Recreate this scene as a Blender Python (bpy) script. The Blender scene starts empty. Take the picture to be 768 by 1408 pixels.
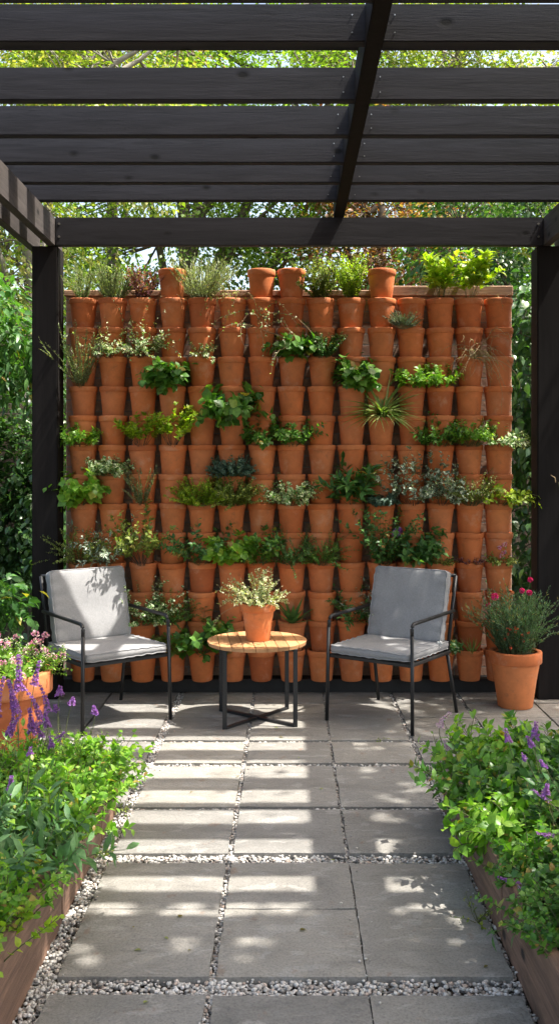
import bpy, bmesh, math, random
import numpy as np
from mathutils import Vector, Matrix
R = math.radians
PI = math.pi
rnd = random.Random(7)
rng = np.random.default_rng(11)
sc = bpy.context.scene
COL = sc.collection

# ------------------------------------------------------------------ camera, sky, sun, exposure
cam_d = bpy.data.cameras.new('camera')
cam = bpy.data.objects.new('camera', cam_d); COL.objects.link(cam)
cam.location = (0, 0, 1.45); cam.rotation_euler = (R(90), 0, 0)
cam_d.sensor_fit = 'VERTICAL'; cam_d.sensor_height = 36; cam_d.sensor_width = 36
cam_d.lens = 33.24; cam_d.shift_y = -0.0455; cam_d.shift_x = -0.0085
cam_d.clip_start = 0.05; cam_d.clip_end = 400
sc.camera = cam
SUN = Vector((-0.50, 0.06, -1.0)).normalized()          # travel direction of the light
w = bpy.data.worlds.new('World'); sc.world = w; w.use_nodes = True
nt = w.node_tree; bg = nt.nodes['Background']
sky = nt.nodes.new('ShaderNodeTexSky'); sky.sky_type = 'NISHITA'; sky.sun_disc = False
sky.sun_elevation = math.asin(-SUN.z); sky.sun_rotation = math.atan2(-SUN.x, -SUN.y)
sky.air_density = 1.0; sky.dust_density = 5.0; sky.ozone_density = 1.0
tn = nt.nodes.new('ShaderNodeMix'); tn.data_type = 'RGBA'; tn.blend_type = 'MULTIPLY'; tn.inputs[0].default_value = 1
tn.inputs[7].default_value = (1.0, .95, .84, 1); nt.links.new(sky.outputs[0], tn.inputs[6]); nt.links.new(tn.outputs[2], bg.inputs[0]); bg.inputs[1].default_value = 0.15
sl = bpy.data.lights.new('sun', 'SUN'); sl.energy = 3.3; sl.angle = R(0.53); sl.color = (1, .95, .86)
so = bpy.data.objects.new('sun', sl); COL.objects.link(so)
so.rotation_euler = SUN.to_track_quat('-Z', 'Y').to_euler(); so.location = (6, 2, 12)
sc.view_settings.view_transform = 'Standard'; sc.view_settings.look = 'None'
sc.view_settings.gamma = 1; sc.view_settings.use_curve_mapping = False
sc.view_settings.exposure = 1.88
sc.cycles.max_bounces = 8; sc.cycles.transparent_max_bounces = 4

# ------------------------------------------------------------------ materials
def newmat(name):
    m = bpy.data.materials.new(name); m.use_nodes = True
    n = m.node_tree.nodes; return m, n, m.node_tree.links, n['Principled BSDF']
def ramp(n, stops):
    r = n.new('ShaderNodeValToRGB'); e = r.color_ramp.elements
    while len(e) < len(stops): e.new(0.5)
    for i, (p, c) in enumerate(stops):
        e[i].position = p; e[i].color = (c[0], c[1], c[2], 1) if hasattr(c, '__len__') else (c, c, c, 1)
    return r
def noise(n, l, scale, detail=5, rough=.6, coord='Object', stretch=None, dist=0):
    t = n.new('ShaderNodeTexCoord'); x = n.new('ShaderNodeTexNoise')
    x.inputs['Scale'].default_value = scale; x.inputs['Detail'].default_value = detail
    x.inputs['Roughness'].default_value = rough; x.inputs['Distortion'].default_value = dist
    if stretch:
        mp = n.new('ShaderNodeMapping'); mp.inputs['Scale'].default_value = stretch
        l.new(t.outputs[coord], mp.inputs[0]); l.new(mp.outputs[0], x.inputs['Vector'])
    else: l.new(t.outputs[coord], x.inputs['Vector'])
    return x
def mix(n, l, a, b, fac, mode='MIX'):
    x = n.new('ShaderNodeMix'); x.data_type = 'RGBA'; x.blend_type = mode
    for sock, v in ((x.inputs[0], fac), (x.inputs[6], a), (x.inputs[7], b)):
        if hasattr(v, 'is_output') or hasattr(v, 'links'): l.new(v, sock)
        elif hasattr(v, '__len__'): sock.default_value = (v[0], v[1], v[2], 1)
        else: sock.default_value = v
    return x.outputs[2]
def bump(n, l, p, h, strength, dist=.01):
    b = n.new('ShaderNodeBump'); b.inputs['Strength'].default_value = strength; b.inputs['Distance'].default_value = dist
    l.new(h, b.inputs['Height']); l.new(b.outputs[0], p.inputs['Normal'])
M = {}
def leafmat(name, cols, trans=.35, rough=.45, varieg=None, spec=.4):
    m, n, l, p = newmat('leaf_' + name)
    g = n.new('ShaderNodeNewGeometry')
    st = [(.95 * i / max(1, len(cols) - 1), c) for i, c in enumerate(cols)]
    if trans > .29 and name not in ('treeleaf', 'treelime', 'evergreen', 'copper'): st += [(.975, (.34, .30, .06)), (1, (.30, .18, .06))]      # a few yellowed leaves
    r = ramp(n, st)
    l.new(g.outputs['Random Per Island'], r.inputs[0]); c = r.outputs[0]
    nz = noise(n, l, 60, 2)
    rr = ramp(n, [(.3, .75), (.7, 1.2)]); l.new(nz.outputs[0], rr.inputs[0])
    c = mix(n, l, c, rr.outputs[0], 1.0, 'MULTIPLY')
    if varieg:
        vz = noise(n, l, varieg[1], 2); vr = ramp(n, [(varieg[2], 0), (varieg[2] + .06, 1)]); l.new(vz.outputs[0], vr.inputs[0])
        c = mix(n, l, c, varieg[0], vr.outputs[0])
    l.new(c, p.inputs['Base Color']); p.inputs['Roughness'].default_value = rough
    p.inputs['Specular IOR Level'].default_value = spec
    t = n.new('ShaderNodeBsdfTranslucent')
    tc = mix(n, l, c, (1.5, 1.7, .45), 1.0, 'MULTIPLY'); l.new(tc, t.inputs[0])
    ms = n.new('ShaderNodeMixShader'); ms.inputs[0].default_value = trans
    l.new(p.outputs[0], ms.inputs[1]); l.new(t.outputs[0], ms.inputs[2])
    l.new(ms.outputs[0], n['Material Output'].inputs[0]); M[name] = m
leafmat('fresh', [(.035, .11, .02), (.08, .20, .032), (.15, .29, .05)], .36, .36)
leafmat('lime', [(.16, .28, .02), (.26, .38, .03), (.38, .46, .04)], .45)
leafmat('bright', [(.09, .22, .025), (.16, .33, .035), (.27, .42, .06)], .45, .38)
leafmat('dark', [(.02, .055, .015), (.035, .09, .02), (.06, .13, .03)], .3)
leafmat('deep', [(.03, .09, .025), (.06, .16, .04), (.10, .22, .055)], .35, .4)
leafmat('olive', [(.10, .15, .03), (.18, .24, .05), (.28, .32, .08)], .4)
leafmat('silver', [(.22, .27, .18), (.33, .38, .27), (.46, .50, .38)], .3, .65)
leafmat('rosemary', [(.13, .19, .09), (.21, .27, .15), (.32, .37, .24)], .3, .6)
leafmat('purple', [(.10, .025, .04), (.20, .06, .08), (.30, .14, .12)], .35)
leafmat('variegated', [(.10, .21, .06), (.16, .29, .08)], .3, .45, ((.66, .70, .48), 55, .49))
leafmat('greyvar', [(.10, .16, .11), (.17, .23, .16)], .25, .45, ((.52, .57, .46), 45, .5))
leafmat('cream', [(.16, .24, .09), (.40, .42, .22), (.62, .60, .42)], .3, .5)
leafmat('dry', [(.28, .24, .08), (.20, .25, .07), (.36, .30, .14)], .3, .7)
leafmat('grass', [(.20, .30, .07), (.14, .25, .05), (.40, .44, .2)], .35)
leafmat('sage', [(.06, .14, .05), (.09, .20, .07), (.14, .26, .10)], .35, .55)
leafmat('bluegreen', [(.05, .11, .08), (.09, .16, .12), (.14, .21, .16)], .25, .6)
leafmat('treeleaf', [(.07, .14, .025), (.13, .22, .035), (.22, .31, .07)], .48)
leafmat('treelime', [(.10, .16, .025), (.17, .25, .045), (.28, .33, .09), (.34, .30, .12)], .42)
leafmat('copper', [(.10, .035, .025), (.22, .08, .05), (.16, .15, .04), (.30, .16, .10)], .45)
leafmat('evergreen', [(.025, .075, .025), (.05, .12, .04), (.09, .18, .05)], .35, .35, None, .6)
def petal(name, cols):
    leafmat(name, cols, .25, .6)
leafmat('pinkleaf', [(.05, .12, .06), (.09, .19, .10), (.17, .27, .16)], .3, .5)
petal('violet', [(.20, .06, .38), (.32, .12, .50), (.46, .24, .62)])
petal('lilac', [(.42, .25, .52), (.62, .42, .66), (.70, .58, .72)])
petal('pink', [(.55, .12, .35), (.70, .35, .52), (.75, .6, .66)])
petal('magenta', [(.55, .01, .16), (.68, .03, .25)])
petal('white', [(.7, .7, .64), (.8, .8, .74)])
petal('redflower', [(.5, .04, .03), (.6, .12, .05)])

def simple(name, col, rough=.6, metal=0, nscale=None, amt=.2, bmp=0, spec=None):
    m, n, l, p = newmat(name); p.inputs['Base Color'].default_value = (*col, 1)
    p.inputs['Roughness'].default_value = rough; p.inputs['Metallic'].default_value = metal
    if spec is not None: p.inputs['Specular IOR Level'].default_value = spec
    if nscale:
        z = noise(n, l, nscale, 6); r = ramp(n, [(.3, 1 - amt), (.7, 1 + amt)]); l.new(z.outputs[0], r.inputs[0])
        l.new(mix(n, l, col, r.outputs[0], 1, 'MULTIPLY'), p.inputs['Base Color'])
        if bmp: bump(n, l, p, z.outputs[0], bmp, .004)
    M[name] = m; return m
simple('stem', (.10, .11, .04), .7, 0, 40, .3)
simple('stem_dark', (.06, .045, .03), .8, 0, 40, .3)
simple('stem_dry', (.30, .22, .12), .8, 0, 40, .3)
simple('bark', (.13, .105, .08), .9, 0, 14, .45, .8)
simple('bark_pale', (.24, .22, .19), .85, 0, 10, .35, .6)
simple('metal', (.022, .023, .025), .42, .35, 30, .15)
simple('bolt', (.45, .44, .42), .35, .9)
simple('earth', (.055, .04, .028), .95, 0, 30, .5, .8)
simple('soil', (.028, .019, .014), .95, 0, 120, .6, 1.0)
simple('plinth', (.012, .012, .013), .7, 0, 20, .4)
simple('tie', (.75, .75, .72), .8)

def terracotta():
    m, n, l, p = newmat('terracotta'); oi = n.new('ShaderNodeObjectInfo')
    r = ramp(n, [(0, (.54, .142, .038)), (.3, (.62, .178, .050)), (.55, (.56, .175, .060)), (.8, (.66, .212, .068)), (1, (.44, .112, .032))])
    l.new(oi.outputs['Random'], r.inputs[0])
    z = noise(n, l, 14, 6, .65); zr = ramp(n, [(.3, .82), (.7, 1.1)]); l.new(z.outputs[0], zr.inputs[0])
    c = mix(n, l, r.outputs[0], zr.outputs[0], 1, 'MULTIPLY')
    # horizontal throwing lines and lime bloom
    tc = n.new('ShaderNodeTexCoord'); ad = n.new('ShaderNodeVectorMath'); ad.operation = 'ADD'
    l.new(tc.outputs['Object'], ad.inputs[0])
    sc3 = n.new('ShaderNodeVectorMath'); sc3.operation = 'SCALE'; sc3.inputs[0].default_value = (13, 7, 17); l.new(oi.outputs['Random'], sc3.inputs['Scale']); l.new(sc3.outputs[0], ad.inputs[1])
    b = n.new('ShaderNodeTexNoise'); b.inputs['Scale'].default_value = 9; b.inputs['Detail'].default_value = 7; b.inputs['Roughness'].default_value = .7
    l.new(ad.outputs[0], b.inputs['Vector'])
    br = ramp(n, [(.55, 0), (.68, .36)]); l.new(b.outputs[0], br.inputs[0])
    c = mix(n, l, c, (.62, .38, .26), br.outputs[0])
    dr = ramp(n, [(.28, .55), (.42, 0)]); l.new(b.outputs[0], dr.inputs[0])
    c = mix(n, l, c, (.20, .085, .045), dr.outputs[0])
    l.new(c, p.inputs['Base Color']); p.inputs['Roughness'].default_value = .78
    h = noise(n, l, 1, 4, .6, 'Object', (6, 6, 160)); bump(n, l, p, h.outputs[0], .35, .002)
    M['terracotta'] = m
terracotta()

def wood(name, c1, c2, axis, rough=.6, b=.5, knots=True, spec=.5):
    m, n, l, p = newmat(name)
    st = {'x': (.6, 9, 9), 'y': (9, .6, 9), 'z': (9, 9, .6)}[axis]
    z = noise(n, l, 3.2, 8, .68, 'Object', st, 1.2)
    fine = noise(n, l, 14, 6, .7, 'Object', st, .3)
    g = n.new('ShaderNodeNewGeometry')
    r = ramp(n, [(.3, c1), (.7, c2)]); l.new(z.outputs[0], r.inputs[0])
    rr = ramp(n, [(0, .8), (1, 1.2)]); l.new(g.outputs['Random Per Island'], rr.inputs[0])
    c = mix(n, l, r.outputs[0], rr.outputs[0], 1, 'MULTIPLY')
    hh = n.new('ShaderNodeMath'); hh.operation = 'ADD'; l.new(z.outputs[0], hh.inputs[0]); l.new(fine.outputs[0], hh.inputs[1])
    h = hh.outputs[0]
    ck = noise(n, l, 5, 3, .5, 'Object', {'x': (.5, 14, 14), 'y': (14, .5, 14), 'z': (14, 14, .5)}[axis], 2.0)
    cr_ = ramp(n, [(.485, 0), (.498, .7), (.511, 0)]); l.new(ck.outputs[0], cr_.inputs[0])
    mk = noise(n, l, 1.7, 2); mr = ramp(n, [(.54, 0), (.6, 1)]); l.new(mk.outputs[0], mr.inputs[0])
    mm = n.new('ShaderNodeMath'); mm.operation = 'MULTIPLY'; l.new(cr_.outputs[0], mm.inputs[0]); l.new(mr.outputs[0], mm.inputs[1])
    c = mix(n, l, c, tuple(x * .3 for x in c1), mm.outputs[0])
    if knots:
        t = n.new('ShaderNodeTexCoord'); mp = n.new('ShaderNodeMapping')
        mp.inputs['Scale'].default_value = {'x': (4.2, 7, 7), 'y': (7, 4.2, 7), 'z': (7, 7, 4.2)}[axis]
        v = n.new('ShaderNodeTexVoronoi'); v.inputs['Scale'].default_value = 1.0
        l.new(t.outputs['Object'], mp.inputs[0]); l.new(mp.outputs[0], v.inputs['Vector'])
        kr = ramp(n, [(.07, 1), (.10, .5), (.16, 0)]); l.new(v.outputs['Distance'], kr.inputs[0])
        c = mix(n, l, c, tuple(x * .22 for x in c1), kr.outputs[0])
        s = n.new('ShaderNodeMath'); s.operation = 'SUBTRACT'; l.new(h, s.inputs[0]); l.new(kr.outputs[0], s.inputs[1]); h = s.outputs[0]
    l.new(c, p.inputs['Base Color']); p.inputs['Roughness'].default_value = rough
    p.inputs['Specular IOR Level'].default_value = spec
    bump(n, l, p, h, b, .004); M[name] = m
BLK = ((.015, .0155, .0195), (.034, .034, .042))
wood('black_x', *BLK, 'x', .75, .16, True, .3); wood('black_y', (.028, .025, .025), (.068, .058, .056), 'y', .75, .25, True, .3); wood('black_z', (.007, .006, .006), (.014, .012, .012), 'z', .8, .08, False, .15)
wood('bed_y', (.07, .040, .028), (.26, .150, .098), 'y', .75, .6); wood('bed_x', (.10, .055, .036), (.27, .155, .10), 'x', .75, .6)
wood('cap', (.22, .12, .07), (.40, .25, .16), 'x', .8, .6)
wood('teak', (.40, .20, .085), (.56, .31, .15), 'y', .5, .3, False)

def brick(name, c1, c2, mortar):
    m, n, l, p = newmat(name)
    t = n.new('ShaderNodeTexCoord'); sp = n.new('ShaderNodeSeparateXYZ'); cb = n.new('ShaderNodeCombineXYZ')
    l.new(t.outputs['Object'], sp.inputs[0])
    a = n.new('ShaderNodeMath'); a.operation = 'ADD'; l.new(sp.outputs[0], a.inputs[0]); l.new(sp.outputs[1], a.inputs[1])
    l.new(a.outputs[0], cb.inputs[0]); l.new(sp.outputs[2], cb.inputs[1])
    b = n.new('ShaderNodeTexBrick'); l.new(cb.outputs[0], b.inputs['Vector'])
    b.inputs['Scale'].default_value = 1; b.inputs['Brick Width'].default_value = .215; b.inputs['Row Height'].default_value = .072
    b.inputs['Mortar Size'].default_value = .005; b.inputs['Mortar Smooth'].default_value = .3
    b.inputs['Color1'].default_value = (*c1, 1); b.inputs['Color2'].default_value = (*c2, 1); b.inputs['Mortar'].default_value = (*mortar, 1)
    z = noise(n, l, 22, 6, .7); r = ramp(n, [(.3, .65), (.7, 1.25)]); l.new(z.outputs[0], r.inputs[0])
    l.new(mix(n, l, b.outputs[0], r.outputs[0], 1, 'MULTIPLY'), p.inputs['Base Color']); p.inputs['Roughness'].default_value = .9
    iv = n.new('ShaderNodeMath'); iv.operation = 'SUBTRACT'; l.new(z.outputs[0], iv.inputs[0]); l.new(b.outputs['Fac'], iv.inputs[1])
    bump(n, l, p, iv.outputs[0], .8, .008); M[name] = m
brick('brick', (.34, .19, .13), (.44, .30, .21), (.30, .26, .22))
brick('brick_dark', (.07, .05, .04), (.11, .08, .06), (.07, .06, .05))

def slab():
    m, n, l, p = newmat('sandstone'); g = n.new('ShaderNodeNewGeometry')
    r = ramp(n, [(0, (.175, .168, .156)), (.35, (.232, .220, .200)), (.7, (.205, .198, .186)), (1, (.262, .246, .218))])
    l.new(g.outputs['Random Per Island'], r.inputs[0])
    z = noise(n, l, 2.6, 9, .7, 'Object', (1, 1.7, 1), 1.4); zr = ramp(n, [(.28, .74), (.5, 1), (.72, 1.18)]); l.new(z.outputs[0], zr.inputs[0])
    c = mix(n, l, r.outputs[0], zr.outputs[0], 1, 'MULTIPLY')
    s = noise(n, l, 6.5, 6, .55, 'Object', (1, 2.2, 1), .5); sr = ramp(n, [(.575, 0), (.60, .45)]); l.new(s.outputs[0], sr.inputs[0])
    c = mix(n, l, c, (.34, .33, .31), sr.outputs[0])
    k = noise(n, l, 9, 4, .55, 'Object', (1.3, 1, 1)); kr = ramp(n, [(.64, 0), (.70, .5)]); l.new(k.outputs[0], kr.inputs[0])
    c = mix(n, l, c, (.20, .12, .08), kr.outputs[0])
    f = noise(n, l, 130, 5, .7); fr = ramp(n, [(.30, .60), (.5, 1), (.72, 1.22)]); l.new(f.outputs[0], fr.inputs[0])
    c = mix(n, l, c, fr.outputs[0], 1, 'MULTIPLY')
    l.new(c, p.inputs['Base Color'])
    rr = ramp(n, [(.3, .55), (.7, .85)]); l.new(z.outputs[0], rr.inputs[0]); l.new(rr.outputs[0], p.inputs['Roughness'])
    v = noise(n, l, 7, 9, .62, 'Object', (1, 1.8, 1), 1.5)
    ad = n.new('ShaderNodeMath'); ad.operation = 'MULTIPLY_ADD'; l.new(f.outputs[0], ad.inputs[0]); ad.inputs[1].default_value = .12; l.new(v.outputs[0], ad.inputs[2])
    bump(n, l, p, ad.outputs[0], .8, .014); M['sandstone'] = m
slab()
def pebble():
    m, n, l, p = newmat('pebble'); g = n.new('ShaderNodeNewGeometry')
    r = ramp(n, [(0, (.10, .095, .09)), (.15, (.28, .26, .24)), (.4, (.48, .46, .43)), (.75, (.62, .60, .57)), (.92, (.42, .32, .26)), (1, (.72, .70, .68))])
    l.new(g.outputs['Random Per Island'], r.inputs[0]); z = noise(n, l, 160, 4); zr = ramp(n, [(.3, .8), (.7, 1.15)]); l.new(z.outputs[0], zr.inputs[0])
    l.new(mix(n, l, r.outputs[0], zr.outputs[0], 1, 'MULTIPLY'), p.inputs['Base Color']); p.inputs['Roughness'].default_value = .7; M['pebble'] = m
pebble()
def fabric():
    m, n, l, p = newmat('fabric')
    a = noise(n, l, 1, 2, .5, 'Object', (900, 60, 900)); b = noise(n, l, 1, 2, .5, 'Object', (60, 900, 120)); q = noise(n, l, 7, 4)
    c = mix(n, l, a.outputs[0], b.outputs[0], .5); r = ramp(n, [(.35, (.22, .22, .226)), (.65, (.335, .335, .345))]); l.new(c, r.inputs[0])
    qr = ramp(n, [(.3, .92), (.7, 1.06)]); l.new(q.outputs[0], qr.inputs[0])
    l.new(mix(n, l, r.outputs[0], qr.outputs[0], 1, 'MULTIPLY'), p.inputs['Base Color'])
    p.inputs['Roughness'].default_value = .95; p.inputs['Specular IOR Level'].default_value = .15
    bump(n, l, p, c, .25, .001); M['fabric'] = m
fabric()
simple('piping', (.30, .30, .31), .9)

# ------------------------------------------------------------------ object helpers
def tag(o, label=None, cat=None, group=None, kind=None):
    if label: o['label'] = label
    if cat: o['category'] = cat
    if group: o['group'] = group
    if kind: o['kind'] = kind
    return o
def empty(name, loc, rz=0, label=None, cat=None, group=None):
    o = bpy.data.objects.new(name, None); COL.objects.link(o); o.location = loc; o.rotation_euler = (0, 0, rz)
    o.empty_display_size = .05
    return tag(o, label, cat, group)
def link(name, me, m, parent=None, loc=(0, 0, 0), rot=(0, 0, 0)):
    o = bpy.data.objects.new(name, me); COL.objects.link(o)
    if m and not me.materials: me.materials.append(M[m])
    o.location = loc; o.rotation_euler = rot
    if parent: o.parent = parent
    return o
class MB:
    """collects faces for ONE mesh"""
    def __init__(s): s.bm = bmesh.new()
    def box(s, a, b, bev=0, mat=None, seg=1):
        lo = [min(a[i], b[i]) for i in range(3)]; hi = [max(a[i], b[i]) for i in range(3)]
        t = bmesh.new(); bmesh.ops.create_cube(t, size=1)
        for v in t.verts: v.co = Vector([lo[i] + (v.co[i] + .5) * (hi[i] - lo[i]) for i in range(3)])
        if bev: bmesh.ops.bevel(t, geom=list(t.edges), offset=bev, segments=seg, affect='EDGES')
        if mat: bmesh.ops.transform(t, matrix=mat, verts=t.verts)
        me = bpy.data.meshes.new('t'); t.to_mesh(me); t.free(); s.bm.from_mesh(me); bpy.data.meshes.remove(me)
    def tube(s, pts, r, n=8, cap=True, r1=None):
        pts = [Vector(p) for p in pts]; rings = []; N = len(pts)
        up = Vector((0, 0, 1))
        for i, p in enumerate(pts):
            d = (pts[min(i + 1, N - 1)] - pts[max(i - 1, 0)]).normalized()
            if abs(d.dot(up)) > .95: u = d.cross(Vector((0, 1, 0))).normalized()
            else: u = d.cross(up).normalized()
            v = d.cross(u).normalized()
            rr = r if r1 is None else r + (r1 - r) * i / max(1, N - 1)
            rings.append([s.bm.verts.new(p + u * (rr * math.cos(2 * PI * k / n)) + v * (rr * math.sin(2 * PI * k / n))) for k in range(n)])
        for i in range(N - 1):
            for k in range(n):
                f = s.bm.faces.new((rings[i][k], rings[i][(k + 1) % n], rings[i + 1][(k + 1) % n], rings[i + 1][k])); f.smooth = True
        if cap:
            s.bm.faces.new(rings[0][::-1]); s.bm.faces.new(rings[-1])
    def lathe(s, prof, n=36, c=(0, 0, 0), closed=False, wob=0):
        rings = []
        for r, z in prof:
            if r <= 1e-6: rings.append([s.bm.verts.new((c[0], c[1], c[2] + z))]); continue
            rings.append([s.bm.verts.new((c[0] + r * (1 + wob * math.sin(2 * k2 * 2 * PI / n + 1)) * math.cos(2 * PI * k2 / n), c[1] + r * math.sin(2 * PI * k2 / n), c[2] + z)) for k2 in range(n)])
        seq = list(zip(rings, rings[1:])) + ([(rings[-1], rings[0])] if closed else [])
        for A, B in seq:
            for k in range(n):
                k1 = (k + 1) % n
                if len(A) == 1 and len(B) == 1: continue
                if len(A) == 1: f = s.bm.faces.new((A[0], B[k], B[k1]))
                elif len(B) == 1: f = s.bm.faces.new((A[k], B[0], A[k1]))
                else: f = s.bm.faces.new((A[k], A[k1], B[k1], B[k]))
                f.smooth = True
    def mesh(s, name='mesh'):
        bmesh.ops.recalc_face_normals(s.bm, faces=s.bm.faces)
        me = bpy.data.meshes.new(name); s.bm.to_mesh(me); s.bm.free(); return me
    def build(s, name, m, parent=None, loc=(0, 0, 0), rot=(0, 0, 0)):
        return link(name, s.mesh(name), m, parent, loc, rot)

# ---- foliage: many small leaf shaped faces gathered with numpy
def T_oval(w, fold=.10, tip=-.10):
    v = [(0, 0, 0), (-.40 * w, .28, fold * w), (0, .28, 0), (.40 * w, .28, fold * w), (-.44 * w, .58, fold * w), (0, .60, -.0), (.44 * w, .58, fold * w), (0, 1, tip)]
    v = [(x, y - .0, z + tip * y * y * .6) for x, y, z in v]
    return np.array(v), [(0, 2, 1), (0, 3, 2), (1, 2, 5, 4), (2, 3, 6, 5), (4, 5, 7), (5, 6, 7)]
def T_rhomb(w, tip=0): return np.array([(0, 0, 0), (-.5 * w, .45, 0.05), (0, 1, tip), (.5 * w, .45, 0.05)]), [(0, 3, 2, 1)]
def T_blade(w, droop=.5, n=5):
    v = []; f = []
    for i in range(n + 1):
        t = i / n; ww = w * (1 - t ** 2.2) * .5 + .002
        v += [(-ww, t, -droop * t * t), (ww, t, -droop * t * t)]
        if i: f.append((2 * i - 2, 2 * i - 1, 2 * i + 1, 2 * i))
    return np.array(v), f
def T_cup():                                          # small petal cluster
    v = [(0, 0, 0)]; f = []
    for k in range(5):
        a = 2 * PI * k / 5; b = a + .9
        v += [(math.cos(a) * .5, .35 + .2, math.sin(a) * .5), (math.cos(b) * .5, .35 + .2, math.sin(b) * .5)]
        f.append((0, 2 * k + 1, 2 * k + 2))
    return np.array(v), f
TP = dict(oval=T_oval(.62), round=T_oval(.95, .06), lance=T_oval(.32), narrow=T_oval(.2), rhomb=T_rhomb(.62), needle=T_rhomb(.26), tiny=T_rhomb(.7), blade=T_blade(.05, .7), sword=T_blade(.16, .25), flower=T_cup())
class Acc:
    def __init__(s): s.v = []; s.f = {}; s.n = 0
    def add(s, tmpl, P, A, N, S):
        P = np.asarray(P, float).reshape(-1, 3)
        if not len(P): return
        tv, tf = TP[tmpl] if isinstance(tmpl, str) else tmpl
        A = A / (np.linalg.norm(A, axis=1, keepdims=True) + 1e-9)
        N = N - A * np.sum(A * N, axis=1, keepdims=True); N = N / (np.linalg.norm(N, axis=1, keepdims=True) + 1e-9)
        X = np.cross(A, N); S = np.broadcast_to(np.asarray(S, float), (len(P),))[:, None, None]
        V = P[:, None, :] + S * (tv[None, :, 0:1] * X[:, None] + tv[None, :, 1:2] * A[:, None] + tv[None, :, 2:3] * N[:, None])
        k = len(tv); off = s.n + np.arange(len(P)) * k
        for f in tf: s.f.setdefault(len(f), []).append(off[:, None] + np.array(f)[None, :])
        s.v.append(V.reshape(-1, 3)); s.n += len(P) * k
    def tube(s, pts, r0, r1, n=3):
        pts = np.asarray(pts, float); m = len(pts)
        d = np.gradient(pts, axis=0); d /= np.linalg.norm(d, axis=1, keepdims=True) + 1e-9
        up = np.where(np.abs(d[:, 2:3]) > .9, np.array([[1., .2, 0]]), np.array([[0, 0, 1.]])); u = np.cross(d, up); u /= np.linalg.norm(u, axis=1, keepdims=True) + 1e-9
        w2 = np.cross(d, u); rr = np.linspace(r0, r1, m)[:, None]
        V = np.concatenate([pts + rr * (u * math.cos(2 * PI * k / n) + w2 * math.sin(2 * PI * k / n)) for k in range(n)], axis=1).reshape(-1, 3)
        fs = [(s.n + i * n + k, s.n + i * n + (k + 1) % n, s.n + (i + 1) * n + (k + 1) % n, s.n + (i + 1) * n + k) for i in range(m - 1) for k in range(n)]
        s.f.setdefault(4, []).append(np.array(fs)); s.v.append(V); s.n += m * n
    def blob(s, P, S):                                    # little stones: squashed, jittered ico shapes
        t = bmesh.new(); bmesh.ops.create_icosphere(t, subdivisions=1, radius=1)
        tv = np.array([v.co[:] for v in t.verts]); tf = [tuple(v.index for v in f.verts) for f in t.faces]; t.free()
        k = len(tv); n = len(P)
        V = tv[None] * (1 + rng.normal(0, .09, (n, k, 1))) * S[:, None, :]
        a = rng.uniform(0, 2 * PI, n)[:, None]; c, q = np.cos(a), np.sin(a)
        V = np.stack([V[..., 0] * c - V[..., 1] * q, V[..., 0] * q + V[..., 1] * c, V[..., 2]], -1) + P[:, None]
        off = s.n + np.arange(n) * k
        for f in tf: s.f.setdefault(3, []).append(off[:, None] + np.array(f)[None])
        s.v.append(V.reshape(-1, 3)); s.n += n * k
    def mesh(s, name, smooth=False):
        V = np.concatenate(s.v); me = bpy.data.meshes.new(name); me.vertices.add(len(V)); me.vertices.foreach_set('co', V.astype(np.float32).ravel())
        idx = []; starts = []; tot = []; c = 0
        for k, L in s.f.items():
            F = np.concatenate(L); idx.append(F.ravel()); starts.append(c + np.arange(len(F)) * k); tot.append(np.full(len(F), k)); c += F.size
        idx = np.concatenate(idx); starts = np.concatenate(starts); tot = np.concatenate(tot)
        me.loops.add(len(idx)); me.loops.foreach_set('vertex_index', idx.astype(np.int32))
        me.polygons.add(len(starts)); me.polygons.foreach_set('loop_start', starts.astype(np.int32)); me.polygons.foreach_set('loop_total', tot.astype(np.int32))
        if smooth: me.polygons.foreach_set('use_smooth', np.ones(len(starts), bool))
        me.update(calc_edges=True); return me
    def build(s, name, m, parent=None, smooth=False):
        return link(name, s.mesh(name, smooth), m, parent)
def unit(v): return v / (np.linalg.norm(v, axis=-1, keepdims=True) + 1e-9)
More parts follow.
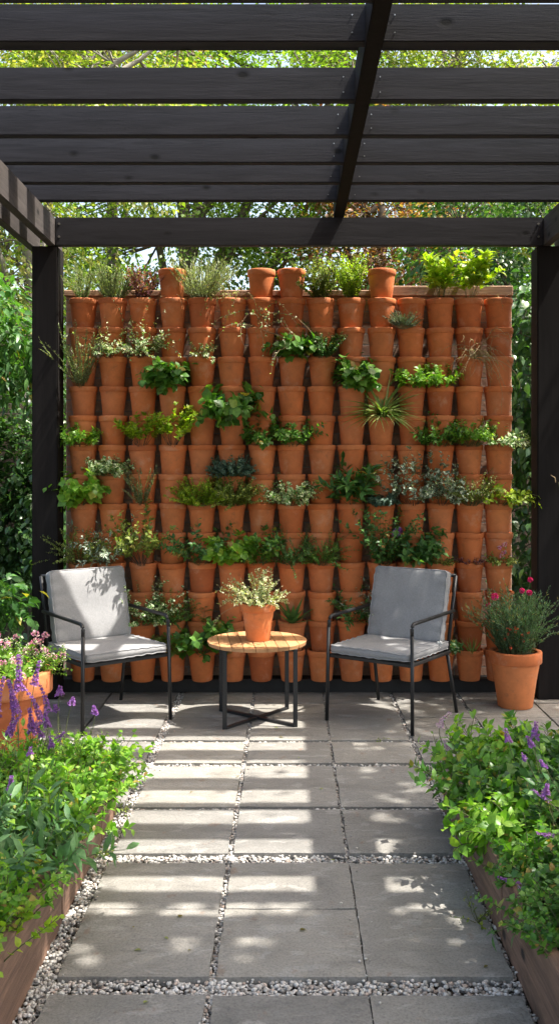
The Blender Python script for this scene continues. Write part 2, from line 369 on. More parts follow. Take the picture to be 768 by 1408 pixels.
def shoots(L, S, n, length, spread, leaves, size, tmpl='oval', droop=.3, lift=.9, base=(0, 0, 0), r0=.02, t0=.25, bias=(0, 0, 0), var=.3, stemr=.0012, wob=.12, pairs=False, area=None, upn=.6, taper=.25):
    """n stems from a root point, each with leaves along it"""
    tips = []
    for i in range(n):
        a = rng.uniform(0, 2 * PI); q = rng.uniform(0, 1) ** .5
        b = np.array(base, float) + np.array([math.cos(a) * q * r0, math.sin(a) * q * r0, 0])
        if area: b = b + np.array([rng.uniform(-1, 1) * area[0], rng.uniform(-1, 1) * area[1], 0])
        th = spread * (.25 + .75 * q) * rng.uniform(.7, 1.2); a2 = a + rng.normal(0, .35)
        d = np.array([math.cos(a2) * math.sin(th), math.sin(a2) * math.sin(th), math.cos(th)]) + np.array(bias)
        d = d / np.linalg.norm(d); ln = length * rng.uniform(1 - var, 1 + var * .5)
        m = 7; p = b.copy(); pts = [p.copy()]; dd = d.copy()
        for k in range(m):
            dd = dd + rng.normal(0, wob, 3) * .5 - np.array([0, 0, droop]) * (k + 1) / m * .45; dd /= np.linalg.norm(dd)
            p = p + dd * ln / m; pts.append(p.copy())
        pts = np.array(pts); tips.append((pts[-1], dd))
        if S is not None: S.tube(pts, stemr * 1.4, stemr * .6)
        if leaves:
            t = np.sort(rng.uniform(t0, 1, leaves)); t[-1] = 1
            f = t * m; i0 = np.minimum(f.astype(int), m - 1); fr = (f - i0)[:, None]
            P = pts[i0] * (1 - fr) + pts[i0 + 1] * fr; D = unit(pts[i0 + 1] - pts[i0])
            phi = np.arange(leaves) * 2.4 + rng.normal(0, .3, leaves)
            if pairs: phi = np.arange(leaves) // 2 * 1.57 + (np.arange(leaves) % 2) * PI + rng.normal(0, .2, leaves)
            u = unit(np.cross(D, np.array([.3, .2, 1.]) + rng.normal(0, .05, 3))); v = np.cross(D, u)
            rad = u * np.cos(phi)[:, None] + v * np.sin(phi)[:, None]
            lf = lift * rng.uniform(.75, 1.25, leaves)[:, None]
            A = D * np.cos(lf) + rad * np.sin(lf); A = A + rng.normal(0, .12, A.shape)
            N = np.array([0, -.12, 1.]) * upn + (D - A * .2) * (1 - upn) + rng.normal(0, .25, A.shape)
            L.add(tmpl, P, A, N, size * rng.uniform(.6, 1.15, leaves) * (1 - taper * t))
    return tips
def blossom(F, c, r, n, size, up=(0, 0, 1)):             # a round head of little petals
    d = unit(rng.normal(0, 1, (n, 3)) + np.array(up) * .4)
    F.add('flower', np.array(c) + d * r * rng.uniform(.5, 1, (n, 1)), d, rng.normal(0, 1, (n, 3)), size * rng.uniform(.7, 1.2, n))
def spike(F, S, root, tip, flen, r=.012, n=70, size=.009, bend=.1):
    n = int(n * 1.5); size *= 1.05
    root = np.array(root, float); tip = np.array(tip, float); t = np.linspace(0, 1, 9)[:, None]
    side = np.array([rng.normal(0, bend), rng.normal(0, bend), 0])
    pts = root + (tip - root) * t + side * t * (1 - t); S.tube(pts, .0022, .0011, 4)
    Lt = np.linalg.norm(tip - root); dd_ = rng.uniform(0, 1, n) * flen; wg = .0115 + .004 * (flen > .09); dd_ = (np.round(dd_ / wg) * wg + rng.normal(0, .0016, n)).clip(0, flen); u = 1 - dd_ / Lt
    f = u * 8; i0 = np.minimum(f.astype(int), 7); P = pts[i0] + (pts[i0 + 1] - pts[i0]) * (f - i0)[:, None]
    a = rng.uniform(0, 2 * PI, n); d = np.stack([np.cos(a), np.sin(a), rng.uniform(0, .7, n)], -1)
    taper = np.clip((1 - u) * Lt / flen, .25, 1)[:, None]
    F.add('flower', P + unit(d) * r * taper * rng.uniform(.4, 1, (n, 1)), unit(d), rng.normal(0, 1, (n, 3)), size * rng.uniform(.7, 1.3, n) * (.55 + .45 * taper[:, 0]))

# ------------------------------------------------------------------ ground, paving, gravel
g = MB(); g.box((-60, -40, -.5), (60, 120, -.03)); tag(g.build('ground', 'earth'), kind='structure')
cols_mid = [(-.655, -.227), (-.205, .214), (.227, .638)]
cols_all = [(-2.4, -1.56), (-1.545, -1.13), (-1.118, -.705)] + cols_mid + [(.665, 1.058), (1.082, 1.50), (1.512, 2.4)]
cols_near = [(-.655, -.227), (-.205, .2195), (.2245, .638)]
rows = [(1.2, 1.72, cols_near), (1.735, 2.593, cols_near), (2.685, 3.0935, cols_near), (3.097, 3.452, cols_near), (3.543, 3.992, cols_mid),
        (4.025, 4.568, cols_all), (4.618, 4.962, cols_all), (4.998, 5.452, cols_all), (5.458, 5.772, cols_all), (5.779, 6.14, cols_all)]
pv = MB()
for y0, y1, cs in rows:
    for x0, x1 in cs:
        z = rnd.uniform(-.0015, .0015); j = lambda: rnd.uniform(-.003, .003)
        t = bmesh.new(); bmesh.ops.create_grid(t, x_segments=9, y_segments=9, size=.5)
        for v in t.verts:
            ex = abs(v.co.x) > .49 or abs(v.co.y) > .49
            v.co = Vector((x0 + (v.co.x + .5) * (x1 - x0), y0 + (v.co.y + .5) * (y1 - y0), z - (.003 if ex else 0)))
            if ex: v.co += Vector((rnd.uniform(-.0022, .0022), rnd.uniform(-.0022, .0022), 0))
        ed = [e for e in t.edges if e.is_boundary]
        r = bmesh.ops.extrude_edge_only(t, edges=ed)
        for v in [q for q in r['geom'] if isinstance(q, bmesh.types.BMVert)]: v.co.z = -.04
        for f in t.faces: f.smooth = False
        me = bpy.data.meshes.new('t'); t.to_mesh(me); t.free(); pv.bm.from_mesh(me); bpy.data.meshes.remove(me)
pav = pv.build('paving', 'sandstone'); tag(pav, kind='structure')
gv = Acc()
def gravel(x0, x1, y0, y1, size=.0062, dens=1.0):
    n = int((x1 - x0) * (y1 - y0) / (size * size * 2.6) * dens * 1.5)
    s = size * rng.uniform(.5, 1.35, n)
    P = np.stack([rng.uniform(x0, x1, n), rng.uniform(y0, y1, n), -.021 + rng.uniform(-.006, .010, n)], -1)
    gv.blob(P, np.stack([s * rng.uniform(1, 1.35, n), s, s * rng.uniform(.6, .85, n)], -1))
gravel(-.72, .65, 2.593, 2.685); gravel(-.72, .65, 3.452, 3.543); gravel(-.72, .65, 3.992, 4.025, .006)
gravel(-.725, -.655, 1.5, 4.02); gravel(.638, .655, 1.5, 4.02); gravel(-.705, -.655, 4.02, 6.1, .0065); gravel(.638, .665, 4.02, 6.1, .006)
gravel(-.228, -.204, 1.8, 6.12, .0055); gravel(.213, .228, 3.54, 6.12, .005); gravel(.219, .225, 1.3, 3.45, .0035, .35)
gravel(-1.6, 1.9, 4.568, 4.618, .0065); gravel(-1.6, 1.9, 4.962, 4.998, .006); gravel(1.058, 1.082, 4.6, 6.1, .006)
gravel(.6, 1.8, 5.45, 5.46, .0045, .6); gravel(-.7, .6, 5.452, 5.458, .0035, .3)
npb = 150; xs_ = rng.choice([-.655, .638, -.216, .22], npb) + rng.normal(0, .02, npb); P_ = np.stack([xs_, rng.uniform(2.0, 5.4, npb), np.full(npb, .002)], -1); s_ = .0045 * rng.uniform(.5, 1.2, npb)
gv.blob(P_, np.stack([s_ * 1.2, s_, s_ * .7], -1))
gr = gv.build('gravel', 'pebble', smooth=True); tag(gr, 'loose pale grey gravel filling the joints between slabs', 'gravel', kind='stuff')

# ------------------------------------------------------------------ walls
wl = empty('brick_wall', (0, 6.13, 0), 0, 'low brick wall standing behind the stacked terracotta pots', 'wall')
b = MB(); b.box((-1.438, 0, .088), (1.446, .16, 2.545), .004); b.build('brickwork', 'brick', wl)
b = MB(); b.box((-1.45, -.012, 2.546), (.66, .172, 2.585), .004); b.box((.663, -.018, 2.546), (1.452, .178, 2.612), .005); b.build('coping', 'cap', wl)
b = MB(); b.box((-1.5, -.09, 0), (1.5, .165, .086), .004); b.build('plinth', 'plinth', wl)
gw = MB(); gw.box((-9, 7.6, -.2), (9, 7.82, 1.95), .004); o = gw.build('garden_wall', 'brick_dark'); tag(o, 'old dark brick boundary wall behind the left ivy', 'wall')

# ------------------------------------------------------------------ pergola
pg = empty('pergola', (0, 5.9, 0), 0, 'black stained timber pergola spanning over the whole patio', 'pergola')
def pbox(name, a, b_, m, bev=.004):
    q = MB(); q.box((a[0], a[1] - 5.9, a[2]), (b_[0], b_[1] - 5.9, b_[2]), bev, seg=2); return q.build(name, m, pg)
for x0, x1 in ((-1.584, -1.424), (1.540, 1.700)):
    for y0, y1 in ((5.851, 6.011), (-1.0, -.84)):
        pbox('post', (x0, y0, -.001), (x1, y1, 2.808), 'black_z', .006)
for x0, x1 in ((-1.492, -1.442), (-1.634, -1.584), (1.578, 1.626), (1.70, 1.748)):
    pbox('side_beam', (x0, -1.1, 2.81), (x1, 6.05, 2.988), 'black_y')
bb = pbox('back_beam', (-1.440, 5.852, 2.812), (1.576, 5.905, 2.986), 'black_x')
for x in (-1.415, 1.545):
    for z in (2.865, 2.945):
        q = MB(); q.tube([(x, -.048, z), (x, -.054, z)], .007, 10); q.build('bolt', 'bolt', pg)
pbox('centre_beam', (.283, -1.0, 2.99), (.347, 5.93, 3.15), 'black_z')
for y in [3.484, 4.04, 4.472, 4.875, 5.22, 5.57]: pbox('rafter', (-2.0, y, 3.012), (2.05, y + .05, 3.152), 'black_x')
for y in [3.484, 4.04, 4.472, 4.875, 5.22, 5.57]:
    for dx in (.235, .392):
        for z in (3.045, 3.11): q = MB(); q.tube([(dx, y - 5.9 - .0005, z), (dx, y - 5.9 - .002, z)], .0028, 8); q.build('bolt', 'bolt', pg)
for y in [3.15, 2.72, 2.3, 1.88, 1.46, 1.04, .62, .2, -.22, -.64]: pbox('rafter', (-2.0, y, 3.012), (2.05, y + .05, 3.152), 'black_x')

for y in [3.484, 4.04, 4.472, 4.875, 5.22, 5.57, 3.15]: pbox('shade_board', (-2.02, y + .052, 3.130), (2.07, y + .158, 3.149), 'black_x', .002)  # unseen boards behind the rafters, added to widen the shadow bands
pbox('shade_board', (-2.02, 3.79, 3.1515), (2.07, 3.88, 3.170), 'black_x', .002)  # unseen lath added to split one sunlit band
pbox('shade_board', (-2.02, 2.772, 3.130), (2.07, 2.86, 3.149), 'black_x', .002); pbox('shade_board', (-2.02, 2.94, 3.1515), (2.07, 3.03, 3.170), 'black_x', .002)  # two more unseen boards added to narrow the nearest sun bands
for y in [2.3, 1.88, 1.46, 1.04, .62, .2, -.22, -.64]: pbox('shade_board', (-2.02, y + .052, 3.130), (2.07, y + .24, 3.149), 'black_x', .002)  # wider unseen boards added to keep sun off the front slabs

# ------------------------------------------------------------------ pots
def pot_meshes(H, rt, rb, rimh, lip, n=36, soil=.0096, wob=0, segs=None):
    """body, rim, soil meshes; origin at the pot's base"""
    th = .008 * rt / .09
    bt = rt - lip                                        # body radius under the rim
    b = MB(); b.lathe([(0, 0), (rb * .96, 0), (rb, .004), (rb + (bt - rb) * .5, H * .45), (bt, H - rimh - .002), (bt, H - .012), (bt - th, H - .012), (bt - th * 1.1, H - soil - .03)], n, wob=wob)
    r = MB(); r.lathe([(bt + .001, H - rimh), (rt - .003, H - rimh), (rt - .001, H - rimh + .003), (rt, H - .006), (rt - .002, H - .0012), (rt - .005, H), (bt - th + .001, H), (bt - th - .001, H - .004), (bt - th - .0005, H - .011), (bt + .0005, H - .011)], n, closed=True, wob=wob)
    s = MB(); rs = bt - th + .0005
    s.lathe([(0, H - soil), (rs * .4, H - soil - .001), (rs * .8, H - soil), (rs, H - soil - .003), (rs, H - soil - .012)], 24)
    return b.mesh('pot_body'), r.mesh('pot_rim'), s.mesh('pot_soil')
PH = .195
variants = [pot_meshes(PH, .0915, .067, .036, .0068), pot_meshes(PH, .0908, .065, .033, .0066), pot_meshes(PH, .0900, .069, .038, .0064, wob=.006)]
def fill_pot(root, vs, hidden_soil=False):
    for nm, me, m in (('pot_body', vs[0], 'terracotta'), ('rim', vs[1], 'terracotta'), ('soil', vs[2], 'soil')):
        link(nm, me, m, root)
PITCH = .18540
XC = [(px - 396) * 6.03 / 1300 for px in (115, 155.5, 197, 237.5, 278, 319, 359.5, 400.5, 441.5, 482.5, 523.5, 564.5, 604.5, 644.5, 684)]
ORD = ['', 'first', 'second', 'third', 'fourth', 'fifth', 'sixth', 'seventh', 'eighth', 'ninth', 'tenth', 'eleventh', 'twelfth', 'thirteenth', 'fourteenth', 'fifteenth']
def rowz(r): return 2.507 - (r - 1) * PITCH              # rim height of a row
def newpot(name, r, c, label, cat, group):
    yy = 6.03 - (.010 if r >= 10 else 0) + rnd.uniform(-.006, .004)
    t = empty(name, (XC[c - 1] + rnd.uniform(-.003, .003), yy, rowz(r) - PH), rnd.uniform(0, 6.28), label, cat, group)
    fill_pot(t, variants[rnd.randrange(3)])
    tl = R(rnd.uniform(0, .9) + (rnd.choice((.3, 1.8, 3.0)) if r >= 10 else 0)); t['tilt'] = tl; return t
PL = {}   # (row, col): (kind, label)
def P(r, c, kind, label, **k): PL[(r, c)] = (kind, label, k)
P(1, 1, 'rosemary', 'thin grey green rosemary in the top left corner pot', h=.19)
P(1, 2, 'lavender', 'bushy silver green lavender beside the corner rosemary, top row', h=.19)
P(1, 3, 'barberry', 'purple leaved barberry in the top row left of a bare pot')
P(1, 5, 'lavender', 'big silver lavender sprays in the top row', h=.25, big=1)
P(1, 9, 'thyme', 'pale upright thyme in top row, right of two raised bare pots', h=.24, up=1, m='olive')
P(1, 10, 'thyme', 'tall yellow green thyme in top row beside a raised bare pot', h=.26, up=1, m='lime')
P(1, 13, 'laurel', 'bright lime broad leaved plant in top row, left of its twin', h=.29)
P(1, 14, 'laurel', 'bright lime broad leaved plant in top row, right of its twin', h=.28)
P(1, 4, 'dry', 'dry yellow stem hanging from the pot under the leftmost raised pot')
P(1, 6, 'vine', 'thin wiry vine trailing down from the top row')
P(1, 15, 'sprig', 'bare dry sprig over the rim of the top right corner pot')
P(2, 12, 'silverball', 'small silver blue tuft with red stems, second row on the right')
P(2, 7, 'vine2', 'pale variegated vine trailing over the second row near the middle')
P(3, 2, 'varieg', 'white edged ivy with wide straggly shoots, third row, second pot', w=.13)
P(3, 3, 'varieg', 'white edged ivy mounded over third row, third pot', w=.15, dense=1)
P(3, 5, 'varieg', 'low variegated plant with pink tinged tips, third row', w=.08, low=1)
P(3, 8, 'basil', 'glossy green basil in the third row left of the boxwood', h=.13)
P(3, 9, 'box', 'dense dark green boxwood with one tall shoot, third row', h=.18)
P(3, 14, 'dry2', 'yellowing dry grass like stems trailing in third row on the right')
P(4, 1, 'rosemary', 'large spreading rosemary on the left edge, fourth row', h=.26)
P(4, 4, 'basil', 'broad leaved green plant in the fourth row on the left', h=.15, w=1.2)
P(4, 10, 'basil', 'broad dark leaved plant in the fourth row left of the spider plant', h=.16, w=1.3)
P(4, 12, 'mint', 'leafy green mint in the fourth row, directly above the spider plant side', h=.12)
P(4, 13, 'mint', 'leafy green mint in the fourth row, the right one of two', h=.12)
P(5, 11, 'spider', 'arching striped spider plant in the fifth row')
P(5, 6, 'nasturtium', 'large round leaved plant spilling over the fifth row', h=.17)
P(6, 1, 'mint', 'bright green sprouting plant on left edge, sixth row', h=.11, m='bright')
P(6, 3, 'pieris', 'yellow green leafy plant with reddish stems, sixth row, third pot', h=.15)
P(6, 4, 'pieris', 'lime tipped leafy plant with red stems, sixth row, fourth pot', h=.19)
P(6, 7, 'mint', 'loose green plant in the sixth row just left of the middle', h=.13, m='fresh')
P(6, 8, 'mint', 'spreading round leaved green plant, sixth row, middle pot', h=.16, m='fresh')
P(6, 13, 'mint', 'leafy plant with pointed leaves, sixth row, left of the parsley', h=.16, m='fresh')
P(6, 14, 'parsley', 'curly parsley mound in the sixth row on the right', h=.13)
P(6, 15, 'nastvar', 'cream splashed leafy plant hanging over the right edge, sixth row', h=.13)
P(7, 2, 'sedum', 'pale green sedum mound in seventh row on the left', h=.10)
P(7, 6, 'thyme', 'dark bluish thyme in the seventh row above the olive thyme', h=.13, up=0, m='bluegreen')
P(8, 1, 'basil', 'big leaved basil on the left edge, eighth row', h=.19, w=1.35, m='bright')
P(8, 3, 'rosemary', 'sparse woody thyme with visible soil, eighth row, third pot', h=.17)
P(8, 5, 'thyme', 'round yellow green thyme bush in the eighth row', h=.18, up=0, m='lime')
P(8, 6, 'thyme', 'round olive green thyme bush in the eighth row', h=.19, up=0, m='olive')
P(8, 8, 'sedum', 'cream and green rosette mound in middle of eighth row', h=.15, m='variegated')
P(8, 10, 'longleaf', 'long leaved dark green plant in eighth row', h=.21)
P(8, 11, 'sedum', 'tiny grey creeping sedum in the eighth row', h=.06, m='bluegreen')
P(8, 12, 'greyvar', 'grey leaved shrub with cream edges, eighth row, left of its twin', h=.27)
P(8, 13, 'greyvar', 'grey leaved shrub with cream edges, eighth row, right of its twin', h=.24)
P(8, 14, 'feather', 'feathery olive green herb in the eighth row on the right', h=.19)
P(8, 15, 'nastvar', 'lime leafy plant hanging over the right edge, eighth row', h=.16, m='lime')
P(10, 1, 'feather', 'fine leaved green herb on left edge above the left chair', h=.17, m='olive')
P(10, 2, 'sagegrey', 'grey green sage above the left chair back', h=.2)
P(10, 3, 'pieris', 'yellow green rounded leaf shrub above right corner of left chair', h=.23, m='olive')
P(10, 5, 'mint', 'dark green leafy plant in the tenth row left of the table plant', h=.19, m='deep')
P(10, 6, 'basil', 'bright green basil behind the table plant', h=.15, m='bright')
P(10, 7, 'mint', 'drooping dark leaved plant in tenth row right of bright basil', h=.15, m='fresh')
P(10, 8, 'feather', 'fine ferny carrot like herb in the tenth row above the aloe', h=.16, m='deep')
P(10, 9, 'feather', 'soft mound of ferny green herb right of the carrot like one', h=.15, m='fresh')
P(10, 11, 'violet', 'dark leafy plant with purple flowers above right chair')
P(10, 12, 'mint', 'glossy leaved plant directly right of the purple flowers', h=.16, m='deep', s=1.3)
P(10, 13, 'stub', 'nearly bare pot with tiny seedlings above right chair back')
P(10, 14, 'stub', 'tilted pot of red brown seedlings beside right chair top', m='purple')
P(10, 15, 'pinky', 'small pot plant with pink blooms on right edge, tenth row')
P(12, 3, 'sedum', 'white edged leafy mound between left chair and table', h=.2, m='variegated')
P(12, 4, 'feather', 'low green herb beside the white edged mound', h=.14, m='fresh')
P(12, 8, 'aloe', 'spiky aloe in the pot behind the table right side')
P(12, 10, 'sagegrey', 'sprawling thin dark plant left of right chair arm', h=.15, m='deep')
P(12, 11, 'sagegrey', 'grey green drooping succulent behind right chair arm', h=.18)
P(13, 4, 'mint', 'small sprouting plant in bottom row beside left chair seat', h=.09, m='olive')
P(13, 5, 'basil', 'leafy green basil in bottom row left of the table', h=.19, m='fresh')
P(13, 13, 'mint', 'small drooping leaves in bottom row behind right chair', h=.08, m='deep')
P(13, 14, 'spikes', 'short spiky grass tuft in bottom row right of right chair')
P(12, 12, 'stub', 'stub stems in pot hidden behind right chair backrest')

shoots_raw = shoots
def add_leaves(root, kind, k, base):
    """grow a plant; coordinates local to an un-rotated root"""
    L = Acc(); S = Acc(); F = None; h = k.get('h', .15); m = k.get('m'); sm = 'stem'
    top = base[1] > -.03
    B = dict(base=base, bias=(0, -.2 if top else -.42, .12)); K = k.get('K', 1) * (1.05 if top else 1.32); NK = 1.7
    def shoots(L_, S_, n_, ln_, sp_, lv_, sz_, *a_, **k_): return shoots_raw(L_, S_, int(n_ * NK) if n_ > 5 else n_, ln_ * K, sp_, int(lv_ * 1.2), sz_ * (1.35 if sz_ > .0185 or a_[0] == 'needle' else 1.45), *a_, **k_)
    if kind == 'rosemary':
        shoots(L, S, 26 if h > .2 else 17, h * 1.1, .55, 55, .017, 'needle', .1, .55, t0=.1, **B); m = m or 'rosemary'
    elif kind == 'lavender':
        shoots(L, S, 85 if k.get('big') else 60, h * 1.05, .75 if k.get('big') else .6, 34, .019, 'needle', .02, .4, t0=.15, r0=.05, **{**B, 'bias': (0, -.1, 0)}); m = 'silver' if k.get('big') else 'rosemary'
    elif kind == 'barberry':
        shoots(L, S, 28, .2, .8, 22, .016, 'oval', .0, .8, t0=.15, **B); m = 'purple'; sm = 'stem_dark'
        shoots(L, S, 1, .27, .1, 14, .018, 'oval', 0, .7, base=base, bias=(-.8, -.1, 0))
    elif kind == 'thyme':
        up = k.get('up')
        shoots(L, S, 34 if up else 70, h * (1.05 if up else .8), .27 if up else .95, 50, .0135 if up else .0125, 'tiny', 0, 1.1, t0=.12, r0=.04 if up else .055, var=.3, wob=.3, **{**B, 'bias': (0, -.15 if up else -.35, 0)}); m = m or 'olive'
    elif kind == 'laurel':
        shoots(L, S, 9, h * .95, .42, 15, .062, 'oval', .02, .8, t0=.3, r0=.035, **{**B, 'bias': (0, -.15, 0)}); m = 'lime'
    elif kind == 'basil':
        s = k.get('w', 1)
        shoots(L, S, 13, h * .95, .95, 13, .052 * (.75 + .25 * s), 'round', .25, 1.0, t0=.3, r0=.03, **B)
        shoots(L, S, 5, h * .5, 1.3, 6, .05, 'round', .6, 1.0, t0=.4, r0=.03, **B); m = m or 'fresh'
    elif kind == 'mint':
        s = k.get('s', 1)
        shoots(L, S, 17, h * 1.0, .95, 15, .034 * s, 'oval', .25, 1.0, t0=.25, pairs=True, r0=.04, **B); m = m or 'bright'
    elif kind == 'pieris':
        shoots(L, S, 15, h, .75, 18, .034, 'oval', .1, .8, t0=.4, r0=.03, **B); m = m or 'lime'; sm = 'stem_dark'
    elif kind == 'box':
        shoots(L, S, 40, h * .72, .8, 46, .012, 'oval', 0, .9, t0=.1, r0=.04, **B); shoots(L, S, 3, h * 1.35, .2, 55, .013, 'oval', 0, .9, t0=.1, base=base, bias=(-.5, -.2, 0)); m = 'deep'
    elif kind == 'varieg':
        wd = k.get('w', .12)
        shoots(L, S, 20 if k.get('dense') else 11, wd * 1.25, 1.2 if k.get('low') else 1.0, 18, .019, 'oval', .15, 1.0, t0=.2, wob=.5, r0=.03, **B)
        if not k.get('low'): shoots(L, S, 6, wd * 1.9, .9, 16, .017, 'oval', .3, 1.0, wob=.6, **B)
        m = 'variegated'; sm = 'stem_dark'
    elif kind in ('vine', 'vine2'):
        shoots(L, S, 7, .26, 1.0, 9, .018, 'oval', 1.6, 1.0, t0=.2, wob=.7, base=base, bias=(.35, -.5, 0), stemr=.0016)
        shoots(L, S, 4, .42, .7, 12, .016, 'oval', 1.9, 1.0, t0=.2, wob=.8, base=base, bias=(.1, -.6, 0), stemr=.0016)
        m = 'dry' if kind == 'vine' else 'variegated'; sm = 'stem_dry'
    elif kind in ('dry', 'sprig', 'dry2'):
        nn = {'dry': 3, 'sprig': 2, 'dry2': 22}[kind]
        shoots(L, S, nn, .2, .9, 8 if kind == 'dry2' else 6, .014, 'narrow', 1.5, .8, t0=.2, wob=.6, base=base, bias=(.5 if kind != 'sprig' else -.1, -.6, 0), stemr=.0015)
        if kind == 'dry2': shoots(L, S, 9, .3, .6, 7, .014, 'narrow', 1.7, .8, wob=.6, base=base, bias=(.9, -.6, 0), stemr=.0015)
        m = 'dry'; sm = 'stem_dry'
    elif kind == 'silverball':
        bb2 = (base[0] - .06, base[1] - .02, base[2])
        shoots(L, S, 50, .1, 1.1, 30, .012, 'needle', 0, .7, base=bb2, r0=.02, bias=(0, -.3, 0)); shoots(L, None, 12, .15, 1.1, 3, .01, 'narrow', .8, .7, base=bb2, bias=(0, -.3, 0)); m = 'bluegreen'; sm = 'stem_dry'
    elif kind == 'spider':
        n = 130; a = rng.uniform(0, 2 * PI, n); th = rng.uniform(.1, 1.25, n)
        A = np.stack([np.cos(a) * np.sin(th), np.sin(a) * np.sin(th) - .75, np.cos(th) * 1.1], -1); Nn = np.stack([-np.cos(a) * np.cos(th), -np.sin(a) * np.cos(th), np.sin(th)], -1)
        L.add(T_blade(.05, .75, 7), np.array(base) + rng.normal(0, .012, (n, 3)) * [1, 1, 0], A, -Nn * -1, .25 * rng.uniform(.6, 1.1, n)); m = 'grass'; S = None
    elif kind == 'nasturtium':
        shoots(L, S, 15, h, 1.1, 6, .066, 'round', .5, 1.1, t0=.45, r0=.03, **B); shoots(L, S, 7, h * .8, 1.2, 5, .06, 'round', 1.2, 1.1, t0=.4, **B); m = 'fresh'
    elif kind == 'nastvar':
        shoots(L, S, 18, h, 1.0, 9, .036, 'oval', .5, 1.1, t0=.3, r0=.03, base=base, bias=(.35, -.35, 0)); m = m or 'variegated'
    elif kind == 'parsley':
        shoots(L, S, 46, h, 1.0, 16, .015, 'round', .15, 1.1, t0=.5, r0=.05, **B); m = 'bright'
    elif kind == 'feather':
        shoots(L, S, 40, h, .95, 38, .010, 'oval', .25, 1.1, t0=.25, r0=.04, wob=.25, **B); m = m or 'olive'
    elif kind == 'sedum':
        shoots(L, S, 40, h, 1.15, 17, .018, 'round', .1, 1.1, t0=.35, r0=.05, **B); m = m or 'variegated'
    elif kind == 'longleaf':
        shoots(L, S, 9, h * .95, .85, 15, .088, 'lance', .15, .8, t0=.2, r0=.02, **B); m = 'deep'
    elif kind == 'greyvar':
        shoots(L, S, 15, h * 1.05, .85, 19, .033, 'oval', .05, .95, t0=.25, r0=.03, wob=.3, **B); m = 'greyvar'; sm = 'stem_dark'
    elif kind == 'sagegrey':
        shoots(L, S, 12, h * 1.1, .85, 15, .038, 'lance', .15, .8, t0=.2, wob=.3, **B); m = m or 'greyvar'
    elif kind == 'violet':
        tp = shoots(L, S, 20, .26, .6, 26, .028, 'oval', .15, 1.0, t0=.1, r0=.04, **B); m = 'deep'
        b2 = np.array(base)
        for d in ((.07, -.10, .23), (.085, -.11, .20), (.06, -.12, .215), (.09, -.09, .235)): F2 = Acc(); blossom(F2, b2 + np.array(d), .012, 22, .014); F2.build('flower', 'violet', root)
    elif kind == 'stub':
        shoots(L, S, 34, .035, 1.1, 5, .012, 'oval', .1, 1.0, t0=.3, r0=.06, **{**B, 'base': (base[0], base[1] + .03, base[2])}); m = m or 'olive'; sm = 'stem_dark'
    elif kind == 'pinky':
        shoots(L, S, 16, .06, 1.0, 7, .022, 'oval', .3, 1.0, r0=.05, **B); m = 'olive'
        for d in ((0, -.02, .06), (.015, -.03, .085), (-.012, -.02, .11), (.02, -.02, .13)): F2 = Acc(); blossom(F2, np.array(base) + np.array(d), .012, 16, .011); F2.build('flower', 'pink', root); S.tube([base, (base[0], base[1] - .02, base[2] + .13)], .001, .001)
    elif kind == 'aloe':
        n = 22; a = np.arange(n) * 2.4; th = .25 + 1.0 * np.arange(n) / n
        A = np.stack([np.cos(a) * np.sin(th), np.sin(a) * np.sin(th) - .4, np.cos(th)], -1); L.add(T_blade(.17, .12, 6), np.tile(np.array(base), (n, 1)), A, np.array([0, 0, 1.]) + 0 * A, .20 * rng.uniform(.7, 1.1, n)); m = 'sage'; S = None
    elif kind == 'spikes':
        n = 26; a = rng.uniform(0, 2 * PI, n); th = rng.uniform(0, .7, n)
        A = np.stack([np.cos(a) * np.sin(th), np.sin(a) * np.sin(th), np.cos(th)], -1); L.add(T_blade(.07, .1, 4), np.array(base) + rng.normal(0, .01, (n, 3)) * [1, 1, 0], A, rng.normal(0, 1, (n, 3)), .13 * rng.uniform(.6, 1, n)); m = 'grass'; S = None
    L.build('foliage', m, root)
    if S is not None and S.n: S.build('stems', sm, root)
    if F is not None: F.build('flowers', 'pink' if kind == 'pinky' else 'violet', root)
FULL = dict(rosemary='rosemary', lavender='lavender', barberry='barberry', thyme='thyme', laurel='laurel', basil='basil', mint='mint', pieris='shrub', box='boxwood', varieg='ivy', vine='vine', vine2='vine', dry='vine', sprig='vine', dry2='grass', silverball='santolina', spider='spider_plant', nasturtium='nasturtium', nastvar='herb', parsley='parsley', feather='herb', sedum='sedum', longleaf='shrub', greyvar='pittosporum', sagegrey='sage', violet='flowering_plant', stub='seedlings', pinky='flowering_plant', aloe='aloe', spikes='grass')
for r in range(1, 14):
    for c in range(1, 16):
        if (r, c) in PL:
            kind, lab, k = PL[(r, c)]
            t = newpot('potted_' + FULL[kind], r, c, lab, 'potted plant', 'potted plants growing out of the wall of pots')
            t.rotation_euler.z = 0
            if r >= 10: k = {**k, 'K': 1.18}
            add_leaves(t, kind, k, (0, (-.070 if r > 1 else -.01), PH - .012))
        else:
            newpot('terracotta_pot', r, c, f'bare terracotta pot in wall, {ORD[r]} row from top, {ORD[c]} from the left', 'pot', 'bare terracotta pots stacked up the wall')
TILT = [o for o in COL.objects if o.get('tilt') is not None]
for i, (c, lab) in enumerate([(4, 'bare pot raised above the top row, leftmost, beside purple barberry'), (7, 'bare pot raised above the top row, left one of the middle two'), (8, 'bare pot raised above the top row, right one of the middle two'), (11, 'bare pot raised above the top row, rightmost, beside yellow thyme')]):
    newpot('terracotta_pot', 0, c, lab, 'pot', 'bare pots standing on the top row')

